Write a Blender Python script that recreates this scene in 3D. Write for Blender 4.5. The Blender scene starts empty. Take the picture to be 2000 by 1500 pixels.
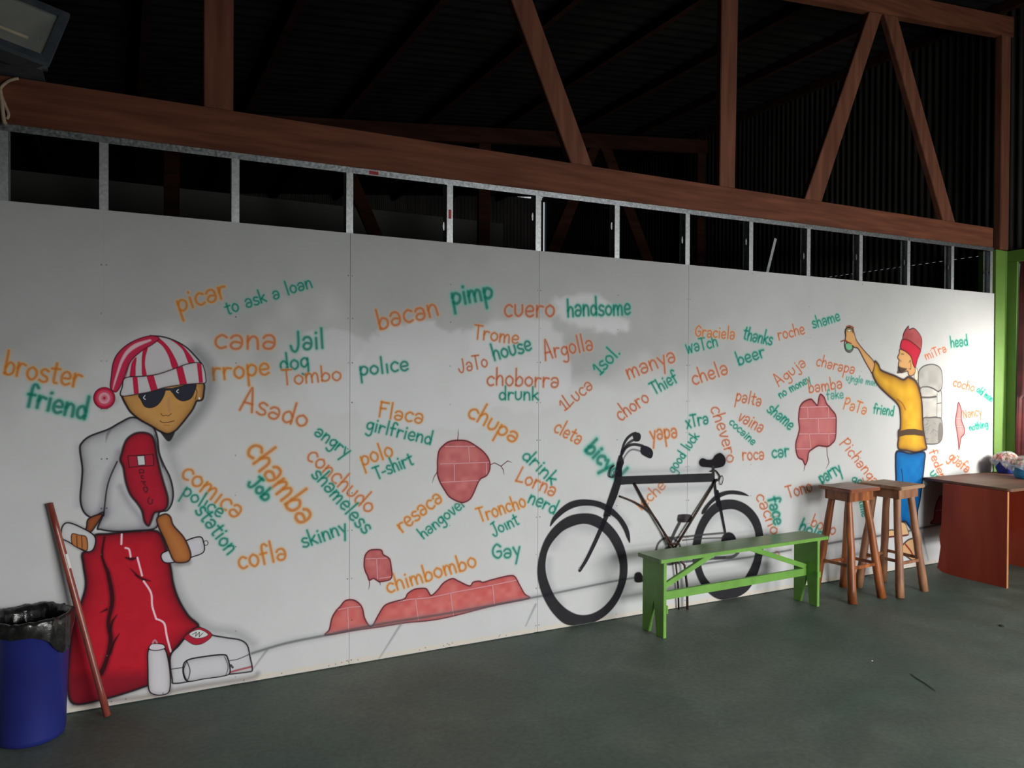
import bpy, bmesh, math, random
import numpy as np
from mathutils import Vector, Matrix
random.seed(7); np.random.seed(7)
SC = bpy.context.scene; COL = SC.collection

# ------------------------------------------------------------------ camera, world, lights, exposure
F_PX, CX, CY, CZ, YAW, PIT, ROL = 1470.99, 0.6904, -4.1896, 1.6319, 0.477496, -0.0085625, 0.0049704
_F = np.array([math.sin(YAW)*math.cos(PIT), math.cos(YAW)*math.cos(PIT), math.sin(PIT)])
_R0 = np.array([math.cos(YAW), -math.sin(YAW), 0.0]); _U0 = np.cross(_R0, _F)
_R = _R0*math.cos(ROL)+_U0*math.sin(ROL); _U = -_R0*math.sin(ROL)+_U0*math.cos(ROL)
_C = np.array([CX, CY, CZ])
cd = bpy.data.cameras.new('camera'); cam = bpy.data.objects.new('camera', cd); COL.objects.link(cam)
cd.sensor_width = 36; cd.lens = F_PX*36/2000; cd.clip_start = 0.05; cd.clip_end = 200
cam.matrix_world = Matrix([[_R[0], _U[0], -_F[0], CX], [_R[1], _U[1], -_F[1], CY], [_R[2], _U[2], -_F[2], CZ], [0, 0, 0, 1]])
SC.camera = cam
w = bpy.data.worlds.new('daylight'); SC.world = w; w.use_nodes = True
bg = w.node_tree.nodes['Background']; bg.inputs[0].default_value = (0.90, 0.95, 1.0, 1); bg.inputs[1].default_value = 0.5
SC.view_settings.view_transform = 'Standard'; SC.view_settings.look = 'None'
SC.view_settings.exposure = 0; SC.view_settings.gamma = 1; SC.view_settings.use_curve_mapping = False

def area(name, loc, target, sx, sy, power, col, spread=180):
    l = bpy.data.lights.new(name, 'AREA'); l.shape = 'RECTANGLE'; l.size = sx; l.size_y = sy
    l.energy = power; l.color = col; l.spread = math.radians(spread)
    o = bpy.data.objects.new(name, l); COL.objects.link(o); o.location = loc
    d = Vector(target)-Vector(loc); o.rotation_euler = d.to_track_quat('-Z', 'Y').to_euler(); return o
# daylight through the open front of the hall (behind the camera), a little to the right
area('daylight_front_opening', (5.8, -8.4, 2.75), (4.0, 0, 1.1), 5.6, 2.3, 1040, (1.0, 0.99, 0.975))
area('fill_low_front', (6.2, -8.2, 0.7), (5.0, 0, 0.9), 5.0, 0.9, 150, (1.0, 0.99, 0.96))  # added low fill lamp, lifts the wall under the table
area('daylight_side_opening', (8.7, -2.0, 1.35), (5.5, -0.6, 0.8), 0.9, 1.1, 20, (1.0, 0.90, 0.74))
# daylight through the opening in the right wall, close to the corner
area('daylight_right_opening', (8.75, -1.95, 1.62), (7.80, 0.0, 1.38), 0.45, 0.45, 17, (1.0, 0.95, 0.86), 62)

# ------------------------------------------------------------------ generic helpers
def WP(x, y, Y=0.0):
    """point of the plane at depth Y that the photograph shows at pixel x, y (arrays allowed)"""
    x = np.asarray(x, float); y = np.asarray(y, float)
    d = _R*((x-1000)/F_PX)[..., None]-_U*((y-750)/F_PX)[..., None]+_F
    t = (Y-_C[1])/d[..., 1]
    return _C+d*t[..., None]

def link(name, me, mat=None, parent=None):
    o = bpy.data.objects.new(name, me); COL.objects.link(o)
    if mat is not None: me.materials.append(mat)
    if parent is not None: o.parent = parent
    return o
def empty(name, loc=(0, 0, 0), rz=0, parent=None):
    o = bpy.data.objects.new(name, None); COL.objects.link(o); o.location = loc; o.rotation_euler = (0, 0, rz)
    o.empty_display_size = 0.1
    if parent is not None: o.parent = parent
    return o
def tag(o, label=None, cat=None, group=None, kind=None):
    if label: o['label'] = label
    if cat: o['category'] = cat
    if group: o['group'] = group
    if kind: o['kind'] = kind
    return o

class MB:
    def __init__(s): s.v = []; s.f = []; s.sm = []
    def add(s, vs, fs, smooth=False):
        b = len(s.v); s.v += [tuple(v) for v in vs]; s.f += [tuple(i+b for i in f) for f in fs]; s.sm += [smooth]*len(fs); return s
    def box(s, x0, x1, y0, y1, z0, z1):
        vs = [(x, y, z) for x in (x0, x1) for y in (y0, y1) for z in (z0, z1)]
        return s.add(vs, [(0, 1, 3, 2), (4, 6, 7, 5), (0, 4, 5, 1), (2, 3, 7, 6), (0, 2, 6, 4), (1, 5, 7, 3)])
    def beam(s, a, b, w, h, up=(0, 0, 1)):
        a = Vector(a); b = Vector(b); d = (b-a).normalized(); u = Vector(up)
        sd = d.cross(u).normalized(); u = sd.cross(d).normalized()
        vs = [p+sd*(i*w/2)+u*(j*h/2) for p in (a, b) for i, j in ((-1, -1), (1, -1), (1, 1), (-1, 1))]
        return s.add(vs, [(0, 1, 2, 3), (7, 6, 5, 4), (0, 4, 5, 1), (1, 5, 6, 2), (2, 6, 7, 3), (3, 7, 4, 0)])
    def tube(s, pts, rad, n=12, cap=True, closed=False):
        pts = [Vector(p) for p in pts]; m = len(pts)
        if not hasattr(rad, '__len__'): rad = [rad]*m
        vs = []; ref = None
        for i, p in enumerate(pts):
            if closed: d = pts[(i+1) % m]-pts[i-1]
            else: d = pts[min(i+1, m-1)]-pts[max(i-1, 0)]
            d.normalize()
            if ref is None: ref = Vector((0, 0, 1)) if abs(d.z) < .9 else Vector((1, 0, 0))
            ref = (ref-d*ref.dot(d)).normalized(); sd = d.cross(ref)
            for k in range(n):
                a = 2*math.pi*k/n; vs.append(p+(ref*math.cos(a)+sd*math.sin(a))*rad[i])
        fs = []
        for i in range(m if closed else m-1):
            j = (i+1) % m
            for k in range(n): fs.append((i*n+k, i*n+(k+1) % n, j*n+(k+1) % n, j*n+k))
        s.add(vs, fs, True)
        if cap and not closed:
            b = len(s.v)-len(vs)
            s.f += [tuple(b+k for k in reversed(range(n))), tuple(b+(m-1)*n+k for k in range(n))]; s.sm += [False]*2
        return s
    def lathe(s, prof, c=(0, 0, 0), n=40, wob=None):
        vs = []
        for i, (r, z) in enumerate(prof):
            for k in range(n):
                a = 2*math.pi*k/n; rr, zz = (r, z) if wob is None else wob(r, z, a, i)
                vs.append((c[0]+rr*math.cos(a), c[1]+rr*math.sin(a), c[2]+zz))
        fs = [(i*n+k, i*n+(k+1) % n, (i+1)*n+(k+1) % n, (i+1)*n+k) for i in range(len(prof)-1) for k in range(n)]
        return s.add(vs, fs, True)
    def prism(s, poly, axis, a, b):
        """poly of 2D points extruded along axis ('x','y','z') from a to b"""
        def P(p, t): return (t, p[0], p[1]) if axis == 'x' else ((p[0], t, p[1]) if axis == 'y' else (p[0], p[1], t))
        n = len(poly); vs = [P(p, a) for p in poly]+[P(p, b) for p in poly]
        return s.add(vs, [tuple(range(n)), tuple(reversed(range(n, 2*n)))]+[(i, i+n, (i+1) % n+n, (i+1) % n) for i in range(n)])
    def build(s, name, mat, parent=None, bevel=0.0):
        me = bpy.data.meshes.new(name); me.from_pydata([tuple(v) for v in s.v], [], s.f)
        me.polygons.foreach_set('use_smooth', s.sm)
        bm = bmesh.new(); bm.from_mesh(me); bmesh.ops.recalc_face_normals(bm, faces=bm.faces)
        if bevel: bmesh.ops.bevel(bm, geom=list(bm.edges), offset=bevel, segments=2, affect='EDGES', clamp_overlap=True)
        bm.to_mesh(me); bm.free()
        return link(name, me, mat, parent)

# ------------------------------------------------------------------ materials
def mat_new(name, rough=0.6, metal=0.0, spec=0.5):
    m = bpy.data.materials.new(name); m.use_nodes = True; nt = m.node_tree; b = nt.nodes['Principled BSDF']
    b.inputs['Roughness'].default_value = rough; b.inputs['Metallic'].default_value = metal
    b.inputs['Specular IOR Level'].default_value = spec
    return m, nt, b
def s2l(c): return tuple((v/255/12.92) if v/255 <= .04045 else ((v/255+.055)/1.055)**2.4 for v in c)
def noisy(name, c1, c2, scale=(5, 5, 5), rough=0.6, metal=0.0, bump=0.0, detail=6, spec=0.5, lo=.35, hi=.65, c3=None, rough2=None, dist=0.0, space='Object'):
    m, nt, b = mat_new(name, rough, metal, spec)
    tc = nt.nodes.new('ShaderNodeTexCoord'); mp = nt.nodes.new('ShaderNodeMapping'); nz = nt.nodes.new('ShaderNodeTexNoise')
    cr = nt.nodes.new('ShaderNodeValToRGB'); mp.inputs['Scale'].default_value = scale; nz.inputs['Scale'].default_value = 1
    nz.inputs['Detail'].default_value = detail; nz.inputs['Distortion'].default_value = dist
    nt.links.new(tc.outputs[space], mp.inputs[0]); nt.links.new(mp.outputs[0], nz.inputs['Vector']); nt.links.new(nz.outputs[0], cr.inputs[0])
    cr.color_ramp.elements[0].position = lo; cr.color_ramp.elements[1].position = hi
    cr.color_ramp.elements[0].color = (*s2l(c1), 1); cr.color_ramp.elements[1].color = (*s2l(c2), 1)
    if c3: e = cr.color_ramp.elements.new((lo+hi)/2); e.color = (*s2l(c3), 1)
    nt.links.new(cr.outputs[0], b.inputs['Base Color'])
    if bump:
        bp = nt.nodes.new('ShaderNodeBump'); bp.inputs['Strength'].default_value = bump; bp.inputs['Distance'].default_value = .004
        nt.links.new(nz.outputs[0], bp.inputs['Height']); nt.links.new(bp.outputs[0], b.inputs['Normal'])
    if rough2 is not None:
        mr = nt.nodes.new('ShaderNodeMapRange'); mr.inputs[3].default_value = rough; mr.inputs[4].default_value = rough2
        nt.links.new(nz.outputs[0], mr.inputs[0]); nt.links.new(mr.outputs[0], b.inputs['Roughness'])
    return m
M = {}
M['beamwood'] = noisy('rough_red_timber', (84, 46, 33), (118, 70, 51), (2.0, 9, 26), .75, bump=.5, c3=(102, 60, 43), lo=.3, hi=.7, spec=.2)
M['postwood'] = noisy('rough_red_timber_upright', (84, 50, 38), (118, 74, 57), (16, 9, 1.6), .75, bump=.5, c3=(102, 62, 46), lo=.3, hi=.7, spec=.2)
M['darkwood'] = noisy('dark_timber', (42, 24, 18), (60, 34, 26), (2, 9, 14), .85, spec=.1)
M['galv'] = noisy('galvanised_steel', (150, 156, 160), (205, 210, 214), (70, 70, 70), .30, 1.0, bump=.15, rough2=.5, lo=.3, hi=.7)
M['galvstud'] = noisy('galvanised_steel_stud', (165, 170, 172), (200, 204, 206), (60, 60, 60), .45, .75, lo=.3, hi=.7)
M['stone'] = noisy('red_label', (140, 30, 30), (160, 40, 40), (20, 20, 20), .6)
M['green'] = noisy('green_gloss_paint', (100, 150, 62), (112, 164, 72), (9, 9, 9), .42, bump=.1, c3=(106, 157, 67))
M['greentop'] = noisy('green_worn_paint', (92, 122, 70), (108, 138, 82), (3, 22, 22), .33, bump=.15, c3=(100, 130, 76))
M['stool'] = noisy('varnished_red_brown_wood', (100, 52, 28), (180, 106, 52), (20, 20, 3), .38, bump=.3, c3=(144, 80, 42), lo=.3, hi=.7)
M['stoolseat'] = noisy('varnished_dark_wood', (116, 62, 44), (150, 88, 62), (4, 22, 10), .35, bump=.2)
M['stool2'] = noisy('weathered_brown_wood', (118, 74, 50), (170, 124, 92), (14, 14, 4), .5, bump=.3, c3=(144, 98, 70), lo=.3, hi=.7)
M['stool2seat'] = noisy('weathered_seat_wood', (136, 100, 74), (170, 134, 104), (4, 22, 10), .5, bump=.2)
M['tableside'] = noisy('table_side_veneer', (124, 44, 28), (156, 64, 42), (7, 5, 1.0), .5, bump=.1, spec=.25, c3=(139, 53, 34), lo=.3, hi=.7, dist=.5)
M['tabletop'] = noisy('table_top_varnish', (96, 60, 43), (118, 76, 55), (2, 8, 5), .55, bump=.05)
M['edgewood'] = noisy('pale_sawn_edge', (178, 112, 66), (200, 134, 84), (20, 20, 5), .5)
M['colgreen'] = noisy('lime_green_wall_paint', (78, 112, 40), (88, 122, 48), (4, 4, 4), .6)
M['maroon'] = noisy('maroon_door_paint', (72, 28, 30), (96, 38, 38), (3, 3, 8), .6)
M['corr'] = noisy('rusty_corrugated_sheet', (44, 42, 40), (62, 58, 55), (6, 6, 1.5), .6, metal=.3)
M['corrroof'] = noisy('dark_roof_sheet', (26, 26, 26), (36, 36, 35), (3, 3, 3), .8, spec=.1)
M['farwall'] = noisy('grey_far_partition', (70, 70, 68), (78, 78, 76), (1, 1, 1), .8)
M['bin'] = noisy('blue_plastic', (30, 36, 104), (34, 42, 116), (4, 4, 4), .42)
M['bag'] = noisy('black_bin_liner', (22, 22, 22), (38, 37, 36), (30, 30, 30), .22, bump=.7, detail=3)
M['stick'] = noisy('red_brown_varnished_pole', (116, 54, 44), (148, 74, 60), (30, 30, 5), .3)
M['white'] = noisy('off_white_sticker', (205, 205, 200), (220, 220, 214), (9, 9, 9), .5)
M['rust'] = noisy('dark_rusty_iron', (44, 34, 34), (86, 56, 44), (12, 12, 7), .55, metal=.3, lo=.4, hi=.75)
M['lampbody'] = noisy('dark_grey_cast_metal', (62, 68, 76), (78, 84, 92), (20, 20, 20), .5)
M['cord'] = noisy('beige_cord', (150, 130, 108), (170, 150, 128), (40, 40, 40), .7)
M['bulb'] = noisy('lamp_tube', (236, 200, 140), (244, 214, 160), (9, 9, 9), .2)
M['bluebowl'] = noisy('light_blue_plastic', (46, 132, 186), (54, 144, 200), (5, 5, 5), .3)
M['navybowl'] = noisy('navy_blue_plastic', (32, 52, 138), (40, 62, 152), (5, 5, 5), .3)
M['food1'] = noisy('pink_sweets', (160, 76, 84), (190, 112, 108), (60, 60, 60), .5)
M['food2'] = noisy('cream_sweets', (186, 150, 118), (206, 176, 146), (60, 60, 60), .5)
M['paintmark'] = noisy('pencil', (30, 26, 22), (44, 38, 32), (9, 9, 9), .8)
M['earth'] = noisy('outside_ground', (120, 116, 96), (146, 140, 118), (1, 1, 1), .9)
M['cover'] = noisy('dark_floor_skirt', (150, 135, 118), (178, 162, 142), (14, 14, 14), .8, bump=.3)

def glassy(name, col, rough, alpha):
    m = bpy.data.materials.new(name); m.use_nodes = True; nt = m.node_tree; nt.nodes.clear()
    o = nt.nodes.new('ShaderNodeOutputMaterial'); mx = nt.nodes.new('ShaderNodeMixShader'); t = nt.nodes.new('ShaderNodeBsdfTransparent')
    p = nt.nodes.new('ShaderNodeBsdfPrincipled'); p.inputs['Base Color'].default_value = (*col, 1); p.inputs['Roughness'].default_value = rough
    nz = nt.nodes.new('ShaderNodeTexNoise'); nz.inputs['Scale'].default_value = 40; bp = nt.nodes.new('ShaderNodeBump'); bp.inputs['Strength'].default_value = .5
    nt.links.new(nz.outputs[0], bp.inputs['Height']); nt.links.new(bp.outputs[0], p.inputs['Normal'])
    mx.inputs[0].default_value = alpha
    nt.links.new(t.outputs[0], mx.inputs[1]); nt.links.new(p.outputs[0], mx.inputs[2]); nt.links.new(mx.outputs[0], o.inputs[0]); return m
M['wrap'] = glassy('clear_plastic_wrap', (.85, .86, .88), .12, .24)
M['lampglass'] = glassy('lamp_glass', (.5, .52, .5), .06, .25)
M['reflector'] = noisy('aluminium_reflector', (170, 172, 160), (190, 192, 178), (8, 8, 8), .4, .6)

# concrete floor: grey-green worn paint with dusty and greener areas
def floor_mat():
    m, nt, b = mat_new('worn_green_floor_paint', .5, 0, .35)
    tc = nt.nodes.new('ShaderNodeTexCoord')
    def nz(sc, det, dist=0):
        n = nt.nodes.new('ShaderNodeTexNoise'); n.inputs['Scale'].default_value = sc; n.inputs['Detail'].default_value = det; n.inputs['Distortion'].default_value = dist
        nt.links.new(tc.outputs['Object'], n.inputs['Vector']); return n
    def ramp(n, lo, hi, c1, c2):
        r = nt.nodes.new('ShaderNodeValToRGB'); r.color_ramp.elements[0].position = lo; r.color_ramp.elements[1].position = hi
        r.color_ramp.elements[0].color = (*s2l(c1), 1); r.color_ramp.elements[1].color = (*s2l(c2), 1); nt.links.new(n.outputs[0], r.inputs[0]); return r
    big = nz(.8, 5, .4); mid = nz(3.5, 8, .6); fine = nz(38, 6)
    base = ramp(big, .36, .64, (86, 106, 97), (110, 119, 109))
    dark = ramp(mid, .42, .66, (74, 92, 82), (255, 255, 255))
    mx = nt.nodes.new('ShaderNodeMixRGB'); mx.blend_type = 'MULTIPLY'; mx.inputs[0].default_value = .26
    nt.links.new(base.outputs[0], mx.inputs[1]); nt.links.new(dark.outputs[0], mx.inputs[2])
    fr = ramp(fine, .35, .7, (190, 190, 190), (255, 255, 255))
    m2 = nt.nodes.new('ShaderNodeMixRGB'); m2.blend_type = 'MULTIPLY'; m2.inputs[0].default_value = .5
    nt.links.new(mx.outputs[0], m2.inputs[1]); nt.links.new(fr.outputs[0], m2.inputs[2]); nt.links.new(m2.outputs[0], b.inputs['Base Color'])
    mr = nt.nodes.new('ShaderNodeMapRange'); mr.inputs[3].default_value = .42; mr.inputs[4].default_value = .7
    nt.links.new(mid.outputs[0], mr.inputs[0]); nt.links.new(mr.outputs[0], b.inputs['Roughness'])
    bp = nt.nodes.new('ShaderNodeBump'); bp.inputs['Strength'].default_value = .25; bp.inputs['Distance'].default_value = .003
    nt.links.new(fine.outputs[0], bp.inputs['Height']); nt.links.new(bp.outputs[0], b.inputs['Normal'])
    return m
M['floor'] = floor_mat()

# ------------------------------------------------------------------ the wall painting, painted stroke by stroke into an array in wall metres
PPM, TW, TH = 512, 4096, 1250                    # texels per metre, width, height (8.00 m x 2.44 m)
CAN = np.empty((TH, TW, 3), np.float32)          # row 0 = floor
def lin(c): return np.array(s2l(c), np.float32)*.76
def T(pts):
    """photo pixels -> wall texels"""
    p = np.asarray(pts, float); q = WP(p[:, 0], p[:, 1]); return np.stack([q[:, 0]*PPM, q[:, 2]*PPM], 1)
def tscale(x, y):
    q = T([(x, y), (x+1, y), (x, y+1)]); return math.sqrt(abs((q[1]-q[0])[0]*(q[2]-q[0])[1]-(q[1]-q[0])[1]*(q[2]-q[0])[0]))
def smooth(pts, closed=False, k=5):
    p = [np.array(a, float) for a in pts]; n = len(p)
    if n < 3: return np.array(p)
    out = []
    for i in range(n if closed else n-1):
        if closed: a, b, c, d = p[i-1], p[i], p[(i+1) % n], p[(i+2) % n]
        else: a, b, c, d = p[max(i-1, 0)], p[i], p[i+1], p[min(i+2, n-1)]
        for j in range(k):
            t = j/k; out.append(.5*((2*b)+(c-a)*t+(2*a-5*b+4*c-d)*t*t+(3*b-a-3*c+d)*t**3))
    if not closed: out.append(p[-1])
    return np.array(out)
def _box(q, pad):
    x0 = max(int(q[:, 0].min()-pad), 0); x1 = min(int(q[:, 0].max()+pad)+2, TW); y0 = max(int(q[:, 1].min()-pad), 0); y1 = min(int(q[:, 1].max()+pad)+2, TH)
    return x0, x1, y0, y1
def _sd(q, rad, bx, closed):
    """distance to the polyline minus its radius"""
    x0, x1, y0, y1 = bx; X, Y = np.meshgrid(np.arange(x0, x1)+.5, np.arange(y0, y1)+.5); X = X.astype(np.float32); Y = Y.astype(np.float32)
    D = np.full(X.shape, 1e9, np.float32); n = len(q)
    for i in range(n if closed else n-1):
        a = q[i]; b = q[(i+1) % n]; d = b-a; L = float(d@d)+1e-9
        t = np.clip(((X-a[0])*d[0]+(Y-a[1])*d[1])/L, 0, 1)
        r = rad[i]+(rad[(i+1) % n]-rad[i])*t
        np.minimum(D, np.hypot(X-a[0]-t*d[0], Y-a[1]-t*d[1])-r, out=D)
    return D
def _mix(bx, A, col):
    x0, x1, y0, y1 = bx; R = CAN[y0:y1, x0:x1]; R += (col-R)*A[..., None]
def stroke(pts, wpx, col, op=1.0, soft=1.0, sm=True, closed=False):
    """pts in photo pixels, wpx = width in photo pixels (number or one per point), soft = edge softness in photo pixels"""
    p = np.asarray(pts, float); wd = np.full(len(p), wpx, float) if not hasattr(wpx, '__len__') else np.asarray(wpx, float)
    if sm and len(p) > 2: q3 = smooth(np.column_stack([p, wd]), closed); p = q3[:, :2]; wd = q3[:, 2]
    s = tscale(*p.mean(0)); q = T(p); rad = np.maximum(wd, .3)*s/2; sf = max(soft*s, .8)
    bx = _box(q, rad.max()+sf*1.5+1)
    if bx[1] <= bx[0] or bx[3] <= bx[2]: return
    D = _sd(q, rad, bx, closed); A = np.clip(.5-D/sf, 0, 1); A = A*A*(3-2*A)
    _mix(bx, A*op, lin(col))
def inside(q, bx):
    x0, x1, y0, y1 = bx; X = (np.arange(x0, x1)+.5)[None, :]; Y = (np.arange(y0, y1)+.5)[:, None]; ins = np.zeros((y1-y0, x1-x0), bool); n = len(q)
    for i in range(n):
        a = q[i]; b = q[(i+1) % n]
        if a[1] == b[1]: continue
        c = ((a[1] > Y) != (b[1] > Y)); xx = (b[0]-a[0])*(Y-a[1])/(b[1]-a[1])+a[0]; ins ^= c & (X < xx)
    return ins
def fill(pts, col, op=1.0, soft=1.0, sm=True, shade=None, hole=None, line=None, mot=None):
    """shade=(colour, reach px, strength) airbrushed inwards from the edge; line=(colour, width, op) outline; mot=(colour, amount) mottling"""
    p = smooth(pts, True) if sm else np.asarray(pts, float); s = tscale(*p.mean(0)); q = T(p); bx = _box(q, 4*s)
    ins = inside(q, bx); D = _sd(q, np.zeros(len(q)), bx, True); D = np.where(ins, D, -D)
    if hole is not None:
        h = smooth(hole, True) if sm else np.asarray(hole, float); qh = T(h); ih = inside(qh, bx); Dh = _sd(qh, np.zeros(len(qh)), bx, True); D = np.minimum(D, np.where(ih, -Dh, Dh))
    A = np.clip(.5+D/max(soft*s, .8), 0, 1)*op
    base = np.broadcast_to(lin(col), A.shape+(3,)).copy()
    if mot: nz = blob(A.shape, 14*s)[..., None]*mot[1]; base += (lin(mot[0])-base)*np.clip(nz, 0, 1)
    if shade: k = (np.exp(-np.maximum(D, 0)/(shade[1]*s))*shade[2])[..., None]; base += (lin(shade[0])-base)*k
    x0, x1, y0, y1 = bx; R = CAN[y0:y1, x0:x1]; R += (base-R)*A[..., None]
    if line:
        stroke(p, line[1], line[0], line[2] if len(line) > 2 else 1, line[3] if len(line) > 3 else 1.2, False, True)
        if hole is not None: stroke(h, line[1], line[0], line[2] if len(line) > 2 else 1, 1.2, False, True)
def blob(shape, size):
    h, w_ = shape; gh, gw = int(h/size)+3, int(w_/size)+3; g = np.random.rand(gh, gw); y = np.linspace(0, gh-1.001, h); x = np.linspace(0, gw-1.001, w_)
    yi = y.astype(int); xi = x.astype(int); fy = (y-yi)[:, None]; fx = (x-xi)[None, :]; fy = fy*fy*(3-2*fy); fx = fx*fx*(3-2*fx)
    return ((g[yi][:, xi]*(1-fx)+g[yi][:, xi+1]*fx)*(1-fy)+(g[yi+1][:, xi]*(1-fx)+g[yi+1][:, xi+1]*fx)*fy).astype(np.float32)

# ground coat: whiter overpaint in the lower part and in skim-coated patches, thin primer near the top
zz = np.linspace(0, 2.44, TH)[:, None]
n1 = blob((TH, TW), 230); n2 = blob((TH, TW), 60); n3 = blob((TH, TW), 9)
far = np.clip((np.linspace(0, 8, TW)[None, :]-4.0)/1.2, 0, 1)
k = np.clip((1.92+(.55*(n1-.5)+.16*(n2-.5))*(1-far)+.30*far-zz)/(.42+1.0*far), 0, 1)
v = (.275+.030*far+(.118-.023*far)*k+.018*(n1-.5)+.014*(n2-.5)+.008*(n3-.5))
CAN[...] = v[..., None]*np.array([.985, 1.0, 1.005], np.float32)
def patch(pts, op=.35, c=(197, 198, 200), soft=9):
    q = smooth(pts, True, 6); q = q+np.random.uniform(-6, 6, q.shape); fill(q, c, min(op*1.5, .7), soft, False); q = q+np.random.uniform(-9, 9, q.shape); fill(q, c, op*.6, 5, False)
patch([(745, 645), (772, 632), (830, 628), (905, 650), (940, 648), (990, 700), (955, 820), (900, 838), (770, 832), (700, 800), (680, 720), (712, 668)], .36)
patch([(600, 650), (700, 655), (706, 700), (690, 800), (620, 800), (594, 720)], .28)
patch([(930, 640), (1060, 625), (1110, 700), (1090, 790), (1000, 800), (935, 760)], .34)
patch([(1092, 580), (1180, 585), (1222, 625), (1215, 650), (1150, 640), (1098, 625)], .4)
patch([(1160, 630), (1222, 632), (1220, 648), (1165, 650)], .2)
# cream stain where the sheets meet the floor
xs = np.linspace(0, 2000, 60)
band = (np.linspace(0, 2.44, TH) < .034)[:, None]*(.6+.4*n2); CAN[...] = CAN+(lin((200, 188, 170))-CAN)*(band*.7)[..., None]

ELEM = []     # (name, parent key, label, list of outlines in photo px, list of ribbons (pts, width))
def elem(name, label, fills=(), ribs=(), parent=None, smooth_=True):
    ELEM.append((name, parent, label, [smooth(f, True, 4) if smooth_ else np.asarray(f, float) for f in fills], list(ribs)))
def cr(ox, oy, s, pts): return [(ox+x/s, oy+y/s) for x, y in pts]

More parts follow.
